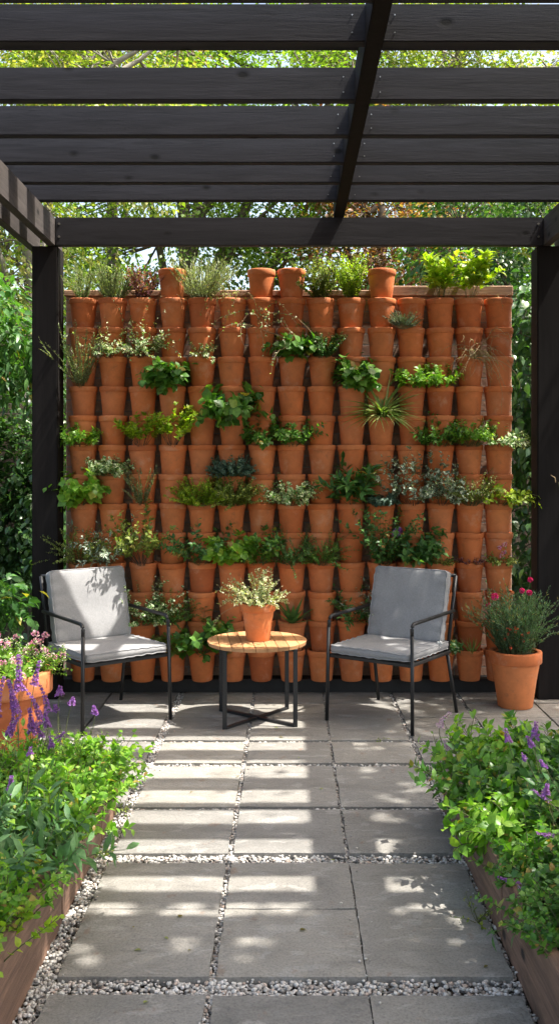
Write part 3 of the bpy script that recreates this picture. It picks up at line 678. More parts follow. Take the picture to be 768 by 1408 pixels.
for o in TILT:
    o.rotation_mode = 'QUATERNION'; q = Matrix.Rotation(o['tilt'], 4, 'X') @ Matrix.Rotation(R(rnd.uniform(-1.2, 1.2)), 4, 'Y') @ Matrix.Rotation(o.rotation_euler.z, 4, 'Z')
    o.rotation_quaternion = q.to_quaternion()
for o in COL.objects:
    if 'tilt' in o: del o['tilt']

# ------------------------------------------------------------------ chairs
def cushion(w, d, t, seed, crease=1.0):
    """soft rectangular cushion in xy, thickness z, origin at its centre"""
    r = random.Random(seed); bm = bmesh.new(); N = 30
    ph = [(r.uniform(0, 6.3), r.uniform(14, 30), r.uniform(.4, 1)) for _ in range(10)]
    def pos(u, v, side):
        e = (1 - abs(u) ** 7) ** .5 * (1 - abs(v) ** 7) ** .5
        thick = t * .5 * (.74 + .26 * e)
        k = 1 - .012 * abs(v) ** 2 * abs(u) ** 4
        cx = math.copysign(1 - (1 - abs(u)) , u); x = u * w / 2; y = v * d / 2
        rr = .02; ax = max(0, abs(x) - (w / 2 - rr)); ay = max(0, abs(y) - (d / 2 - rr))
        if ax > 0 and ay > 0:
            q = math.hypot(ax, ay)
            if q > rr: x = math.copysign(w / 2 - rr + ax * rr / q, x); y = math.copysign(d / 2 - rr + ay * rr / q, y)
        wr = 0; edge = min(1 - abs(u), 1 - abs(v))
        near = math.exp(-edge * 6)
        along = v if (1 - abs(u)) < (1 - abs(v)) else u
        for p, f, a in ph[:5]: wr += a * math.sin(along * f + p) * near * .0013 * crease
        for p, f, a in ph[5:]: wr += a * math.sin((u * math.cos(p) + v * math.sin(p)) * f * .25 + p) * .0011
        return (x, y, side * (thick + wr))
    top = [[bm.verts.new(pos(-1 + 2 * i / N, -1 + 2 * j / N, 1)) for j in range(N + 1)] for i in range(N + 1)]
    bot = [[bm.verts.new(pos(-1 + 2 * i / N, -1 + 2 * j / N, -1)) for j in range(N + 1)] for i in range(N + 1)]
    for i in range(N):
        for j in range(N):
            bm.faces.new((top[i][j], top[i + 1][j], top[i + 1][j + 1], top[i][j + 1])); bm.faces.new((bot[i][j], bot[i][j + 1], bot[i + 1][j + 1], bot[i + 1][j]))
    per = [(i, 0) for i in range(N)] + [(N, j) for j in range(N)] + [(i, N) for i in range(N, 0, -1)] + [(0, j) for j in range(N, 0, -1)]
    # bulging side band
    mids = []
    for (i, j) in per:
        a = top[i][j].co; b_ = bot[i][j].co; c = (a + b_) / 2; o = Vector((a.x / w * 2, a.y / d * 2, 0)); o = Vector((o.x if abs(o.x) > .93 else 0, o.y if abs(o.y) > .93 else 0, 0))
        if o.length: o.normalize()
        mids.append(bm.verts.new(c + o * .006 + o * .0012 * math.sin(i * 2.1 + j * 1.7)))
    n = len(per)
    for k in range(n):
        (i, j), (i2, j2) = per[k], per[(k + 1) % n]
        bm.faces.new((top[i][j], mids[k], mids[(k + 1) % n], top[i2][j2])); bm.faces.new((mids[k], bot[i][j], bot[i2][j2], mids[(k + 1) % n]))
    for f in bm.faces: f.smooth = True
    loops = [[top[i][j].co.copy() for i, j in per], [bot[i][j].co.copy() for i, j in per]]
    bmesh.ops.recalc_face_normals(bm, faces=bm.faces)
    me = bpy.data.meshes.new('cushion'); bm.to_mesh(me); bm.free()
    pm = MB()
    for lp in loops: pm.tube([p * 1.003 for p in lp] + [lp[0] * 1.003], .0032, 6, False)
    return me, pm.mesh('piping')
def bend(p0, c, p1, r, n=6):
    c = Vector(c); a = c + (Vector(p0) - c).normalized() * r; b_ = c + (Vector(p1) - c).normalized() * r
    return [((1 - t) ** 2) * a + 2 * t * (1 - t) * c + t * t * b_ for t in [i / n for i in range(n + 1)]]
def chair(loc, rz, label, seed, tie=False):
    t = empty('garden_chair', loc, rz, label, 'chair', 'cushioned metal chairs either side of the table')
    tr = .0105
    for s in (-1, 1):
        foot = (s * .272, -.275, 0); corner = (s * .262, -.262, .592); rear = (s * .262, .262, .602)
        lm = (s * .265, -.266, .53)
        q = MB(); q.tube([foot, lm], tr, 10); q.tube([foot, (foot[0], foot[1], .004)], tr * 1.1, 10); q.build('leg', 'metal', t)
        q = MB(); q.tube([lm] + bend(lm, corner, rear, .035) + [rear], tr, 10); q.build('armrest', 'metal', t)
        q = MB(); q.tube([(s * .262, .30, 0), (s * .245, .205, .372)], tr, 10); q.build('leg', 'metal', t)
    q = MB()
    q.box((-.262, -.265, .358), (.262, -.243, .378), .003); q.box((-.25, .20, .358), (.25, .222, .378), .003)
    for s in (-1, 1): q.box((s * .262, -.243, .3585), (s * .242, .22, .3775), .003)
    for i in range(7): q.box((-.24 + .0, -.21 + i * .062, .366), (.24, -.185 + i * .062, .371))
    q.build('seat_frame', 'metal', t)
    q = MB()
    for s in (-1, 1): q.tube([(s * .247, .208, .37), (s * .250, .262, .60), (s * .250, .318, .80)], .011, 8)
    q.tube([(-.25, .318, .80), (.25, .318, .80)], .010, 8)
    for i in range(6): x = -.2 + i * .08; q.tube([(x, .21, .37), (x, .317, .80)], .004, 6)
    q.build('back_frame', 'metal', t)
    me, pi = cushion(.50, .50, .052, seed, .9); c = link('seat_cushion', me, 'fabric', t, (0, -.025, .409)); link('piping', pi, 'piping', c)
    me, pi = cushion(.475, .415, .068, seed + 1, 1.7)
    c = link('back_cushion', me, 'fabric', t, (0, .20, .628), (R(90 - 14), 0, 0)); link('piping', pi, 'piping', c)
    if tie:
        q = MB(); r = random.Random(3)
        for i in range(7):
            a = r.uniform(0, 6.3); q.tube([(0, 0, 0), (.012 * math.cos(a), -.006, .012 * math.sin(a)), (.02 * math.cos(a + 1), -.002, .02 * math.sin(a + 1))], .004, 5)
        q.build('tie', 'tie', t, (.252, .10, .43))
    return t
chair((-1.055, 5.45, 0), R(38), 'grey cushioned black metal chair left of the table with sunlight stripes', 5)
chair((.60, 5.455, 0), R(-35), 'grey cushioned black metal chair right of the table, fully in shade', 25, True)

# ------------------------------------------------------------------ table
tb = empty('side_table', (-.178, 5.41, 0), R(7), 'round slatted wood side table on a black crossed steel base', 'table')
TR = .284; q = MB(); xs = [-TR + 2 * TR * i / 9 for i in range(10)]
for i in range(9):
    x0, x1 = xs[i] + .0018, xs[i + 1] - .0018; bmm = bmesh.new(); pts = []
    f = lambda x: math.sqrt(max(0, TR * TR - x * x))
    up = [(x0 + (x1 - x0) * k / 10, f(x0 + (x1 - x0) * k / 10)) for k in range(11)]
    pts = up + [(x, -y) for x, y in up[::-1]]
    pts = [p for k, p in enumerate(pts) if k == 0 or math.dist(p, pts[k - 1]) > 1e-5]
    vs = [bmm.verts.new((x, y, .453)) for x, y in pts]; fc = bmm.faces.new(vs)
    ex = bmesh.ops.extrude_face_region(bmm, geom=[fc])
    for v in ex['geom']:
        if isinstance(v, bmesh.types.BMVert): v.co.z = .433; v.co.x *= .985; v.co.y *= .985
    me = bpy.data.meshes.new('t'); bmm.to_mesh(me); bmm.free(); q.bm.from_mesh(me); bpy.data.meshes.remove(me)
q.build('tabletop', 'teak', tb)
q = MB(); q.box((-.24, -.10, .417), (.24, -.08, .432), .001); q.box((-.24, .08, .417), (.24, .10, .432), .001); q.build('batten', 'metal', tb)
a = .195
for sx in (-1, 1):
    for sy in (-1, 1):
        q = MB(); q.box((-.012, -.006, 0), (.012, .006, .432), .0015, Matrix.Translation((sx * a, sy * a, 0)) @ Matrix.Rotation(0, 4, 'Z')); q.build('leg', 'metal', tb)
for i, s in enumerate((1, -1)):
    q = MB(); Ld = a * 1.414 - .006; q.box((-Ld, -.012, .0005 + i * .0), (Ld, .012, .0125 + i * .003), .001, Matrix.Rotation(s * R(45), 4, 'Z') @ Matrix.Translation((0, 0, .001 * i))); q.build('base_bar', 'metal', tb)
for i, s in enumerate((1, -1)):
    q = MB(); q.box((-Ld, -.011, .4205 + i * .0), (Ld, .011, .4305), .001, Matrix.Rotation(s * R(45), 4, 'Z') @ Matrix.Translation((0, 0, -.0015 * i))); q.build('top_bar', 'metal', tb)
tp = empty('potted_sedum', (-.172, 5.40, .4535), 0, 'small terracotta pot of pale variegated trailing plant standing on the table', 'potted plant')
fill_pot(tp, pot_meshes(.212, .100, .067, .045, .009))
L = Acc(); S = Acc(); bs = (0, 0, .2)
shoots(L, S, 62, .20, 1.0, 34, .021, 'oval', .1, .9, base=bs, r0=.05, bias=(-.45, -.1, 0), wob=.35, t0=.15)
shoots(L, S, 22, .14, 1.1, 26, .020, 'oval', .2, .9, base=(.03, -.02, .2), r0=.04, bias=(.3, -.2, 0), wob=.35)
shoots(L, S, 3, .30, 1.2, 22, .018, 'oval', .9, .9, base=(-.04, -.03, .2), r0=.02, bias=(-.9, -.2, .3), t0=.55, wob=.4)
L.build('foliage', 'cream', tp); S.build('stems', 'stem_dry', tp)

# ------------------------------------------------------------------ big pots
lp = empty('potted_flowers', (-1.40, 4.66, 0), 0, 'large sunlit terracotta pot of pink and white flowers on the left', 'potted plant')
fill_pot(lp, pot_meshes(.44, .235, .155, .105, .018, 48, .03))
L = Acc(); S = Acc(); F = Acc(); FW = Acc()
tips = shoots(L, S, 190, .17, 1.15, 20, .017, 'round', .1, 1.0, base=(0, 0, .41), r0=.18, t0=.25)
shoots(L, S, 5, .2, .8, 6, .055, 'oval', .5, 1.0, base=(.12, -.08, .41), r0=.05, bias=(.3, -.5, 0))
for p_, d_ in tips[::5]: F = Acc(); blossom(F, p_ + [0, 0, .008], .016, 26, .010); F.build('flower', 'pink', lp)
for p_, d_ in tips[2::3]: blossom(FW, p_, .010, 10, .007)
for d in ((.17, -.05, .63), (.20, .02, .605), (.215, -.06, .55)): F = Acc(); blossom(F, d, .016, 30, .011); F.build('flower', 'pink', lp); S.tube([(.1, 0, .4), d], .0015, .001)
L.build('foliage', 'bright', lp); S.build('stems', 'stem', lp); FW.build('blossom', 'white', lp)
rp = empty('potted_dianthus', (1.366, 5.70, 0), 0, 'large terracotta pot of feathery dianthus with magenta flowers by right post', 'potted plant')
fill_pot(rp, pot_meshes(.335, .158, .103, .068, .014, 48, .02))
L = Acc(); S = Acc(); F = Acc(); FO = Acc(); bs = (0, 0, .31)
shoots(L, S, 210, .35, .34, 50, .028, 'needle', .1, .6, base=bs, r0=.09, t0=.1, wob=.25)
shoots(L, S, 26, .40, .28, 40, .028, 'needle', .02, .6, base=bs, r0=.06, bias=(.05, 0, 0))
for d, r in (((-.145, -.1, .67), .019), ((.03, -.05, .70), .011), ((.07, -.06, .69), .013), ((.09, 0, .76), .010), ((-.18, -.08, .62), .007)):
    F = Acc(); blossom(F, d, r, 60, .012); F.build('flower', 'magenta', rp); S.tube([(0, 0, .4), ((d[0] + .0) * .6, d[1] * .6, .55), d], .0016, .001)
for k in range(14): blossom(FO, (rnd.uniform(-.1, .05), -.13 + rnd.uniform(-.03, .02), rnd.uniform(.36, .50)), .005, 6, .008)
L.build('foliage', 'pinkleaf', rp); S.build('stems', 'stem', rp); FO.build('blossom', 'redflower', rp)

# ------------------------------------------------------------------ raised beds
def bed(name, xi, xo, ylist, label):
    s = 1 if xo > xi else -1
    t = empty(name, ((xi + xo) / 2, 2.7, 0), 0, label, 'planter', 'timber raised beds flanking the path'); ox = (xi + xo) / 2
    for (y0, y1) in ylist:
        for k, (z0, z1) in enumerate(((-.02, .098), (.101, .212))):
            q = MB(); q.box((xi - ox, y0 - 2.7, z0), (xi - ox + s * .035, y1 - 2.7, z1), .003); q.build('side_board', 'bed_y', t)
    y0, y1 = ylist[0][0], ylist[-1][1]
    q = MB(); q.box((xo - ox, y0 - 2.7, -.02), (xo - ox - s * .035, y1 - 2.7, .21), .003); q.build('side_board', 'bed_y', t)
    for yy in (y0, y1 - .036):
        q = MB(); q.box((xi - ox + s * .037, yy - 2.7, -.02), (xo - ox - s * .037, yy + .035 - 2.7, .209), .003); q.build('end_board', 'bed_x', t)
    for (_, yj) in ylist:
        q = MB(); q.box((xi - ox + s * .036, yj - .05 - 2.7, -.02), (xi - ox + s * .08, yj - .006 - 2.7, .20), .002); q.build('corner_peg', 'bed_y', t)
    q = MB(); q.box((xi - ox + s * .08, y0 + .04 - 2.7, -.02), (xo - ox - s * .037, y1 - .04 - 2.7, .165)); q.build('soil', 'soil', t)
bed('raised_bed', -.722, -1.75, [(1.3, 3.02), (3.035, 3.66), (3.675, 3.98)], 'brown timber raised bed on left of the path, brightly sunlit')
bed('raised_bed', .655, 1.75, [(1.3, 2.9), (2.915, 4.0)], 'brown timber raised bed on right of the path, mostly shaded')
def clump(name, x, y, label, cat, m, group, n, ln, spread, leaves, size, tmpl, droop=.2, lift=1.0, area=(.1, .1), bias=(0, 0, 0), spikes=(), fm='violet', z=.165, pairs=False, t0=.2, extra=None):
    t = empty(name, (x, y, z), 0, label, cat, group); L = Acc(); S = Acc(); n = int(n * 1.15); ln *= .98; size *= 1.28 if size < .06 else 1.08; tmpl = tmpl if size > .035 or rng.uniform() < .5 else 'round'
    shoots(L, S, n, ln, spread, leaves, size, tmpl, droop, lift, r0=.05, area=area, bias=bias, pairs=pairs, t0=t0, stemr=.0018, var=.35)
    if extra: shoots(L, S, **extra)
    if spikes:
        for sp in spikes:
            F = Acc(); rx, ry, tx, ty, tz, fl, r_, n_ = sp
            spike(F, S, (rx, ry, .05), (tx, ty, tz), fl, r_, n_, .0095 * (r_ / .012) ** .5)
            F.build('flower_spike', fm, t)
    L.build('foliage', m, t); S.build('stems', 'stem', t); return t
GL = 'plants in the left raised bed'; GR = 'plants in the right raised bed'
bl = dict(tmpl='oval')
clump('euphorbia', -0.91, 2.42, 'lime green small leaved clump in nearest corner of left bed', 'plant', 'lime', GL, 60, .19, .8, 20, .024, 'oval', .05, .9, (.13, .15))
clump('euphorbia', -0.84, 2.66, 'green clump with lime tips on left bed edge below big sage', 'plant', 'bright', GL, 55, .17, .9, 18, .030, 'oval', .15, .9, (.07, .12))
clump('sage', -0.84, 2.98, 'dark broad leaved sage spilling over left bed edge', 'plant', 'sage', GL, 30, .21, .95, 13, .085, 'lance', .25, 1.0, (.09, .13), (.15, -.1, 0))
clump('sage', -1.08, 3.12, 'grey green long leaved sage further inside the left bed', 'plant', 'sage', GL, 26, .24, .8, 13, .085, 'lance', .2, .95, (.1, .13))
clump('mint', -0.81, 3.30, 'bright green mint clump hanging over left bed by board joint', 'plant', 'bright', GL, 70, .20, .9, 16, .036, 'oval', .15, 1.0, (.09, .13), (.12, 0, 0), pairs=True)
clump('mint', -1.08, 3.42, 'sunlit yellow green mint clump deeper in left bed', 'plant', 'bright', GL, 75, .22, .8, 16, .034, 'oval', .1, 1.0, (.13, .13), pairs=True)
clump('mint', -0.82, 3.62, 'fine leaved bright clump at left bed edge near the chair', 'plant', 'bright', GL, 90, .19, .95, 18, .028, 'oval', .1, 1.0, (.1, .13), (.15, 0, 0))
clump('mint', -0.82, 3.88, 'fine leaved bright clump at the far corner of left bed', 'plant', 'bright', GL, 85, .18, .95, 18, .026, 'oval', .1, 1.0, (.11, .09), (.08, .05, 0))
clump('salvia', -1.08, 3.80, 'tall purple salvia spikes in front of the left flower pot', 'plant', 'bright', GL, 70, .20, .8, 15, .036, 'lance', .1, .9, (.14, .13), (0, 0, 0),
      [(-.02, .05, -.03, .1, .50, .15, .018, 170), (.02, -.1, .0, -.14, .45, .15, .018, 160), (-.04, -.15, -.03, -.2, .38, .14, .018, 150), (.06, -.05, .07, -.1, .33, .12, .016, 120), (.03, .1, .05, .12, .47, .10, .015, 110), (-.05, 0, -.06, .0, .43, .16, .017, 150), (.0, .05, .0, .06, .38, .17, .015, 150), (.05, .0, .085, .0, .40, .11, .013, 110), (-.02, -.1, .03, -.12, .30, .07, .013, 90), (.08, .0, .11, -.02, .30, .06, .012, 80), (-.07, -.05, -.11, -.06, .37, .13, .016, 120), (0, 0, -.02, .0, .28, .08, .013, 80), (.1, -.05, .15, -.1, .22, .06, .012, 70)], 'violet',
      extra=dict(n=8, length=.24, spread=.8, leaves=8, size=.075, tmpl='lance', droop=.2, area=(.12, .1)))
clump('verbena', -0.93, 3.92, 'branching violet flower stems rising beside left chair leg', 'plant', 'bright', GL, 20, .16, .8, 12, .03, 'oval', .1, 1, (.08, .04), (0, 0, 0),
      [(0, 0, -.02, .03, .36, .035, .017, 60), (0, 0, .035, .02, .315, .03, .015, 50), (0, 0, -.035, .0, .29, .03, .014, 40), (.02, 0, .13, -.02, .29, .035, .016, 60), (0, 0, .03, -.12, .21, .04, .012, 40), (-.05, 0, -.09, -.1, .24, .06, .012, 60)], 'violet')
clump('salvia', -0.90, 3.08, 'two dark purple salvia spikes at the left picture edge', 'plant', 'sage', GL, 8, .16, .6, 8, .05, 'lance', .1, .9, (.06, .06), (0, 0, 0),
      [(0, 0, -.0, .0, .27, .06, .012, 60), (-.02, -.05, -.04, -.03, .22, .08, .013, 80), (0.02, .1, .03, .12, .33, .03, .011, 30)], 'violet')
clump('salvia', -1.35, 3.3, 'leafy salvia filling the far left side of left bed', 'plant', 'fresh', GL, 60, .25, .8, 14, .045, 'lance', .1, .9, (.2, .4))
# right bed
clump('mint', 0.84, 3.84, 'bright leafy clump at far corner of right bed under right chair', 'plant', 'bright', GR, 80, .22, .85, 15, .045, 'oval', .1, 1.0, (.13, .1), (-.1, .05, 0), pairs=True,
      extra=dict(n=8, length=.24, spread=.9, leaves=9, size=.085, tmpl='oval', droop=.2, area=(.1, .08)))
clump('mint', 1.13, 3.86, 'leafy clump deeper in right bed near the right post', 'plant', 'fresh', GR, 75, .23, .8, 14, .05, 'oval', .1, 1.0, (.13, .1), (0, 0, 0), pairs=True)
clump('mint', 0.78, 3.55, 'broad leaved green clump hanging over right bed edge', 'plant', 'fresh', GR, 70, .21, .95, 15, .045, 'oval', .15, 1.0, (.1, .13), (-.15, 0, 0), pairs=True,
      extra=dict(n=9, length=.22, spread=1.0, leaves=8, size=.08, tmpl='round', droop=.3, area=(.1, .1)))
clump('mint', 1.05, 3.52, 'mid green leafy clump behind the overhanging one, right bed', 'plant', 'deep', GR, 70, .23, .8, 14, .046, 'oval', .1, 1.0, (.12, .14), (0, 0, 0), pairs=True)
clump('mint', 0.76, 3.22, 'sprawling leafy clump drooping towards slabs from right bed', 'plant', 'bright', GR, 60, .20, 1.05, 13, .048, 'oval', .35, 1.0, (.07, .12), (-.25, -.05, 0), pairs=True,
      extra=dict(n=6, length=.17, spread=1.0, leaves=9, size=.05, tmpl='oval', droop=1.0, area=(.05, .1), bias=(-.5, -.1, 0)))
clump('salvia', 1.01, 3.2, 'arching purple salvia stems in the middle of right bed', 'plant', 'deep', GR, 55, .22, .8, 14, .045, 'oval', .1, 1.0, (.12, .14), (0, 0, 0),
      [(0, 0, -.03, .0, .36, .08, .017, 110), (0, .1, -.02, .12, .42, .10, .014, 100), (-.05, 0, -.17, -.05, .30, .03, .011, 30), (-.1, 0, -.22, .0, .31, .03, .010, 25), (-.08, -.1, -.21, -.1, .22, .05, .011, 40), (0, -.3, -.25, -.28, .15, .06, .010, 45), (.0, -.2, -.06, -.25, .33, .09, .016, 100), (-.05, .2, -.12, .2, .36, .06, .014, 70), (.05, .25, .06, .3, .40, .07, .014, 80), (-.1, -.15, -.19, -.2, .27, .05, .013, 60), (.0, -.35, -.12, -.4, .25, .06, .013, 60), (-.1, .3, -.2, .33, .30, .05, .013, 60), (-.1, .1, -.17, .12, .33, .04, .013, 50), (.03, .1, .02, .2, .35, .05, .012, 40)], 'violet')
clump('lilac_salvia', 0.70, 3.82, 'pale lilac flower spikes leaning over slabs from right bed', 'plant', 'fresh', GR, 14, .15, 1.0, 9, .035, 'lance', .2, 1.0, (.05, .08), (-.3, 0, 0),
      [(0, .05, -.04, .05, .27, .08, .015, 60), (0, 0, -.075, -.02, .18, .06, .014, 45), (0, -.05, -.09, -.12, .085, .035, .015, 40), (0, -.1, -.03, -.2, .06, .04, .012, 30)], 'lilac')
clump('parsley', 0.80, 2.82, 'tight mound of small crinkled leaves on right bed edge', 'plant', 'fresh', GR, 95, .17, .95, 18, .024, 'round', .1, 1.1, (.08, .14), (-.05, 0, 0), t0=.35)
clump('parsley', 0.80, 2.48, 'small leaved lime green clump in nearest corner of right bed', 'plant', 'fresh', GR, 85, .17, .9, 18, .021, 'round', .1, 1.1, (.09, .13), (0, 0, 0), t0=.35)
clump('salvia', 0.74, 2.62, 'low purple flower stem and long leaves over right bed edge', 'plant', 'sage', GR, 6, .15, 1.2, 7, .07, 'lance', .6, 1.0, (.02, .08), (-.7, 0, 0),
      [(.02, 0, -.13, .12, .09, .07, .009, 45)], 'violet')
clump('salvia', 0.87, 2.72, 'two purple salvia spikes over the tight mound in right bed', 'plant', 'sage', GR, 6, .15, 1.0, 7, .06, 'lance', .4, 1.0, (.03, .08), (-.3, 0, 0),
      [(.0, 0, -.05, .05, .26, .05, .012, 60), (.03, .05, .02, .1, .30, .06, .013, 70)], 'violet')
clump('mint', 1.33, 3.2, 'dense green clump along the outer side of right bed', 'plant', 'fresh', GR, 70, .26, .8, 13, .05, 'oval', .1, 1.0, (.2, .5))
# weeds and litter
for i, (x, y, lab) in enumerate([(-.70, 3.98, 'tiny weed in the gravel at far corner of left bed'), (-.69, 3.52, 'tiny weed in the gravel beside middle of left bed'), (.60, 3.0, 'trailing stem lying on slabs beside right bed'), (.5, 5.0, 'tiny weed in the joint under right chair')]):
    t = empty('weed', (x, y, -.012 if i != 2 else .001), 0, lab, 'weed', 'small weeds in the joints'); L = Acc(); S = Acc()
    shoots(L, S, 9 if i < 3 else 5, .06 if i < 2 else .1 if i == 2 else .03, 1.4, 6, .018, 'oval', .3, 1.0, r0=.01); L.build('foliage', 'olive', t); S.build('stems', 'stem', t)
for i in range(16):
    x, y = rnd.uniform(-.62, .6), rnd.uniform(2.2, 5.6); L = Acc(); L.add('oval', [(0, 0, .004)], np.array([[math.cos(i), math.sin(i), 0.]]), np.array([[0, 0, 1.]]), rnd.uniform(.012, .03))
    o = L.build('fallen_leaf', rnd.choice(['dry', 'copper'])); o.location = (x, y, 0); tag(o, 'small dry fallen leaf lying on the stone slabs', 'leaf', 'fallen leaves on the slabs')

# ------------------------------------------------------------------ trees and shrubs
def tree(name, base, lean, crowns, label, m, bark, nclump, per, size, tmpl='rhomb', tr=.11, group=None, cr=.32, limbs=7, cat='tree', flat=.6, pend=0):
    """trunk + limbs + twigs (part trunk) and a crown of leaf sized faces gathered in clumps (part crown)"""
    t = empty(name, base, 0, label, cat, group); W = Acc(); L = Acc(); b = np.array(base, float)
    ctr = np.mean([np.array(c[:3]) for c in crowns], axis=0) - b
    top = ctr + np.array([lean[0], lean[1], 0]); k = np.linspace(0, 1, 9)[:, None]
    tp_ = np.array([0, 0, -.1]) + (top - [0, 0, -.1]) * k + np.sin(k * 3.1) * np.array([lean[0] * .3, .1, 0]) + rng.normal(0, .03, (9, 3)) * k
    W.tube(tp_, tr, tr * .45, 10)
    nodes = []
    for i in range(limbs):
        c = crowns[i % len(crowns)]; d = unit(rng.normal(0, 1, 3)); d[2] = abs(d[2]) * .6
        e = np.array(c[:3]) - b + d * np.array(c[3:6]) * .75; s0 = tp_[rng.integers(3, 9)]
        q = np.linspace(0, 1, 9)[:, None]; pl = s0 + (e - s0) * q + np.array([0, 0, 1.]) * np.sin(q * PI) * .12 * np.linalg.norm(e - s0) + rng.normal(0, .04, (9, 3)) * q
        W.tube(pl, tr * .42, tr * .10, 6); nodes += list(pl[2:])
    nodes = np.array(nodes)
    vol = np.array([c[3] * c[4] * c[5] for c in crowns]); pr = vol / vol.sum()
    for i in range(nclump):
        c = crowns[rng.choice(len(crowns), p=pr)]; d = unit(rng.normal(0, 1, 3)) * rng.uniform(.15, 1) ** .45
        cc = np.array(c[:3]) - b + d * np.array(c[3:6])
        j = np.argmin(np.linalg.norm(nodes - cc, axis=1)); s0 = nodes[j]; q = np.linspace(0, 1, 5)[:, None]
        W.tube(s0 + (cc - s0) * q + rng.normal(0, .03, (5, 3)) * q, tr * .11, tr * .03, 3)
        r = cr * rng.uniform(.6, 1.3); n = int(per * rng.uniform(.6, 1.3))
        P_ = cc + rng.normal(0, 1, (n, 3)) * r * np.array([1, 1, flat]) * .6
        out = unit(P_ - cc + (cc - (np.array(c[:3]) - b)) * .3 + rng.normal(0, .15, (n, 3)))
        A = unit(out + np.array([0, 0, -.35 - pend]) + rng.normal(0, .35, (n, 3))); N = np.array([0, 0, 1.]) + rng.normal(0, .45, (n, 3)) + out * .25
        L.add(tmpl, P_, A, N, size * rng.uniform(.6, 1.25, n))
    W.build('trunk', bark, t, True); L.build('crown', m, t); return t
GT = 'trees beyond the garden wall'
tree('maple_tree', (-2.75, 9.0, -.05), (.2, 0), [(-2.9, 9.0, 4.4, 1.5, 1.0, 1.6), (-1.7, 9.3, 5.2, 1.2, .9, 1.3), (-3.4, 8.8, 2.9, .9, .8, .9)], 'light green tree with pale leaning trunk left of the left post', 'treelime', 'bark_pale', 230, 110, .060, 'rhomb', .12, GT, .3, 11)
tree('maple_tree', (-.9, 11.5, -.05), (-.4, 0), [(-1.4, 11.5, 4.4, 1.9, 1.1, 1.6), (-.2, 11.8, 5.6, 2.0, 1.2, 1.8), (-2.2, 12, 6.6, 1.8, 1.2, 1.3), (.2, 11.4, 3.7, 1.3, .9, .9)], 'fresh green tree with dark branches behind middle of the pot wall', 'treeleaf', 'bark', 400, 125, .062, 'rhomb', .16, GT, .34, 12)
tree('copper_beech', (1.1, 10.6, -.05), (.2, 0), [(1.1, 10.7, 3.9, .95, .7, .85), (.6, 10.8, 4.9, .8, .6, .6)], 'copper leaved shrub tree behind the right of the pot wall', 'copper', 'bark', 120, 75, .06, 'oval', .1, GT, .26, 8)
tree('copper_beech', (-2.6, 13.8, -.05), (0, 0), [(-2.6, 13.8, 7.2, 1.6, .9, 1.2)], 'reddish tree top seen through the upper left pergola gap', 'copper', 'bark', 120, 70, .085, 'rhomb', .14, GT, .35, 8)
tree('lime_tree', (2.4, 12.2, -.05), (-.3, 0), [(2.2, 12.2, 6.2, 2.0, 1.1, 1.5), (1.2, 12.6, 7.3, 1.6, 1, 1.2), (3.1, 12.0, 4.8, 1.3, 1.0, 1.2)], 'yellow green tree with grey trunk behind right pergola gap', 'treelime', 'bark_pale', 310, 120, .066, 'rhomb', .15, GT, .34, 11)
tree('laurel_tree', (2.35, 9.0, -.05), (.1, 0), [(2.1, 9.1, 3.3, .95, .7, 1.2), (2.6, 9.0, 2.0, .9, .7, 1.4)], 'dark glossy evergreen tree beside the right post', 'evergreen', 'bark', 220, 95, .066, 'oval', .1, GT, .28, 9, pend=.3)
tree('oak_tree', (-5.2, 15, -.05), (0, 0), [(-5, 15, 4.5, 2.4, 1.5, 2.5), (-3, 15.5, 3.2, 1.8, 1.2, 1.6)], 'distant green tree low on the far left', 'treeleaf', 'bark', 200, 70, .12, 'rhomb', .2, GT, .45, 8)
tree('oak_tree', (4.2, 15, -.05), (0, 0), [(4.2, 15, 4.5, 2.4, 1.5, 2.8), (1.6, 15.5, 3.4, 2.0, 1.2, 1.8)], 'distant green tree low on the far right', 'treeleaf', 'bark', 220, 70, .12, 'rhomb', .2, GT, .45, 8)
GS = 'shrubs beside the patio'
tree('laurel_shrub', (-2.25, 6.75, -.03), (0, 0), [(-2.1, 6.75, 2.35, .5, .35, .42), (-2.4, 6.9, 1.95, .4, .35, .4)], 'tall laurel with long sunlit leaves behind left post', 'deep', 'bark', 80, 50, .10, 'lance', .04, GS, .2, 7, 'shrub', pend=.4)
tree('ivy', (-2.0, 7.25, -.03), (0, 0), [(-2.2, 7.3, 1.1, .6, .16, .9), (-1.75, 7.3, .9, .35, .14, .8)], 'dark climbing ivy over the boundary wall behind left post', 'evergreen', 'bark', 190, 55, .06, 'oval', .03, GS, .16, 7, 'ivy', pend=.3)
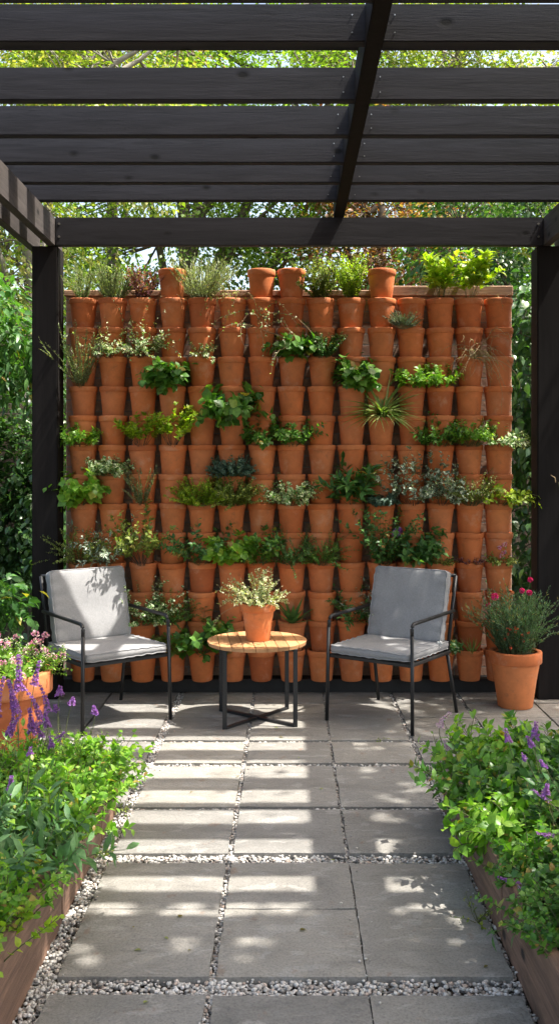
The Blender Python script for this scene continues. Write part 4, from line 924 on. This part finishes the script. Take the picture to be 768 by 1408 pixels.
tree('hydrangea', (-1.80, 5.35, -.03), (0, 0), [(-1.80, 5.35, .50, .33, .26, .33), (-1.72, 5.25, .72, .2, .15, .14)], 'broad leaved green bush behind the large flower pot', 'deep', 'stem', 60, 28, .065, 'oval', .012, GS, .12, 8, 'shrub', pend=.2)
tree('ivy', (1.95, 6.75, -.03), (0, 0), [(1.85, 6.75, 2.1, .42, .25, .85), (1.9, 6.75, .9, .42, .25, .8)], 'tall dark glossy climber beside the right post', 'evergreen', 'bark', 150, 42, .075, 'oval', .035, GS, .18, 9, 'ivy', pend=.5)
tree('ivy', (-1.66, 6.65, -.03), (0, 0), [(-1.62, 6.65, 1.5, .16, .2, 1.1), (-1.62, 6.65, .6, .16, .2, .5)], 'narrow strand of ivy between left post and pot wall', 'evergreen', 'bark', 60, 36, .06, 'oval', .02, GS, .13, 6, 'ivy', pend=.4)
# neighbours outside the right of the picture: the far one throws the dappled shade, the near one is added to block sun
tree('plane_tree', (4.1, 1.8, -.05), (-.4, 0), [(2.35, 1.25, 5.0, 1.2, 1.45, .7), (3.6, 1.1, 5.2, 1.1, 1.45, .8), (1.5, 1.1, 5.6, .8, 1.45, .5)], 'dense unseen tree added to shade the near slabs', 'treeleaf', 'bark', 420, 90, .12, 'rhomb', .14, GT, .33, 9)
tree('plane_tree', (4.4, 4.6, -.05), (-.4, 0), [(3.75, 4.2, 5.2, .85, 1.4, .7), (4.0, 4.2, 4.2, .8, 1.4, .7)], 'tree dappling the right half of the patio', 'treeleaf', 'bark', 200, 62, .12, 'rhomb', .14, GT, .33, 9)
# pale curled leaf by the right post
t = empty('climbing_vine', (1.66, 5.80, 0), 0, 'pale yellow green leaf on a curled stem against the right post', 'vine'); L = Acc(); S = Acc()
L.add('round', [(.03, 0, 1.385)], np.array([[.25, -.1, -1.]]), np.array([[-.2, -1., .1]]), .11); S.tube([(-.055, -.01, 1.39), (-.03, -.01, 1.375), (-.025, -.01, 1.345)], .003, .003, 5)
S.tube([(.03, 0, 1.385), (.06, -.01, 1.42), (.10, .0, 1.3), (.10, .01, .8), (.09, .02, .0)], .004, .003, 5)
L.build('leaf', 'cream', t); S.build('stem', 'stem_dry', t)
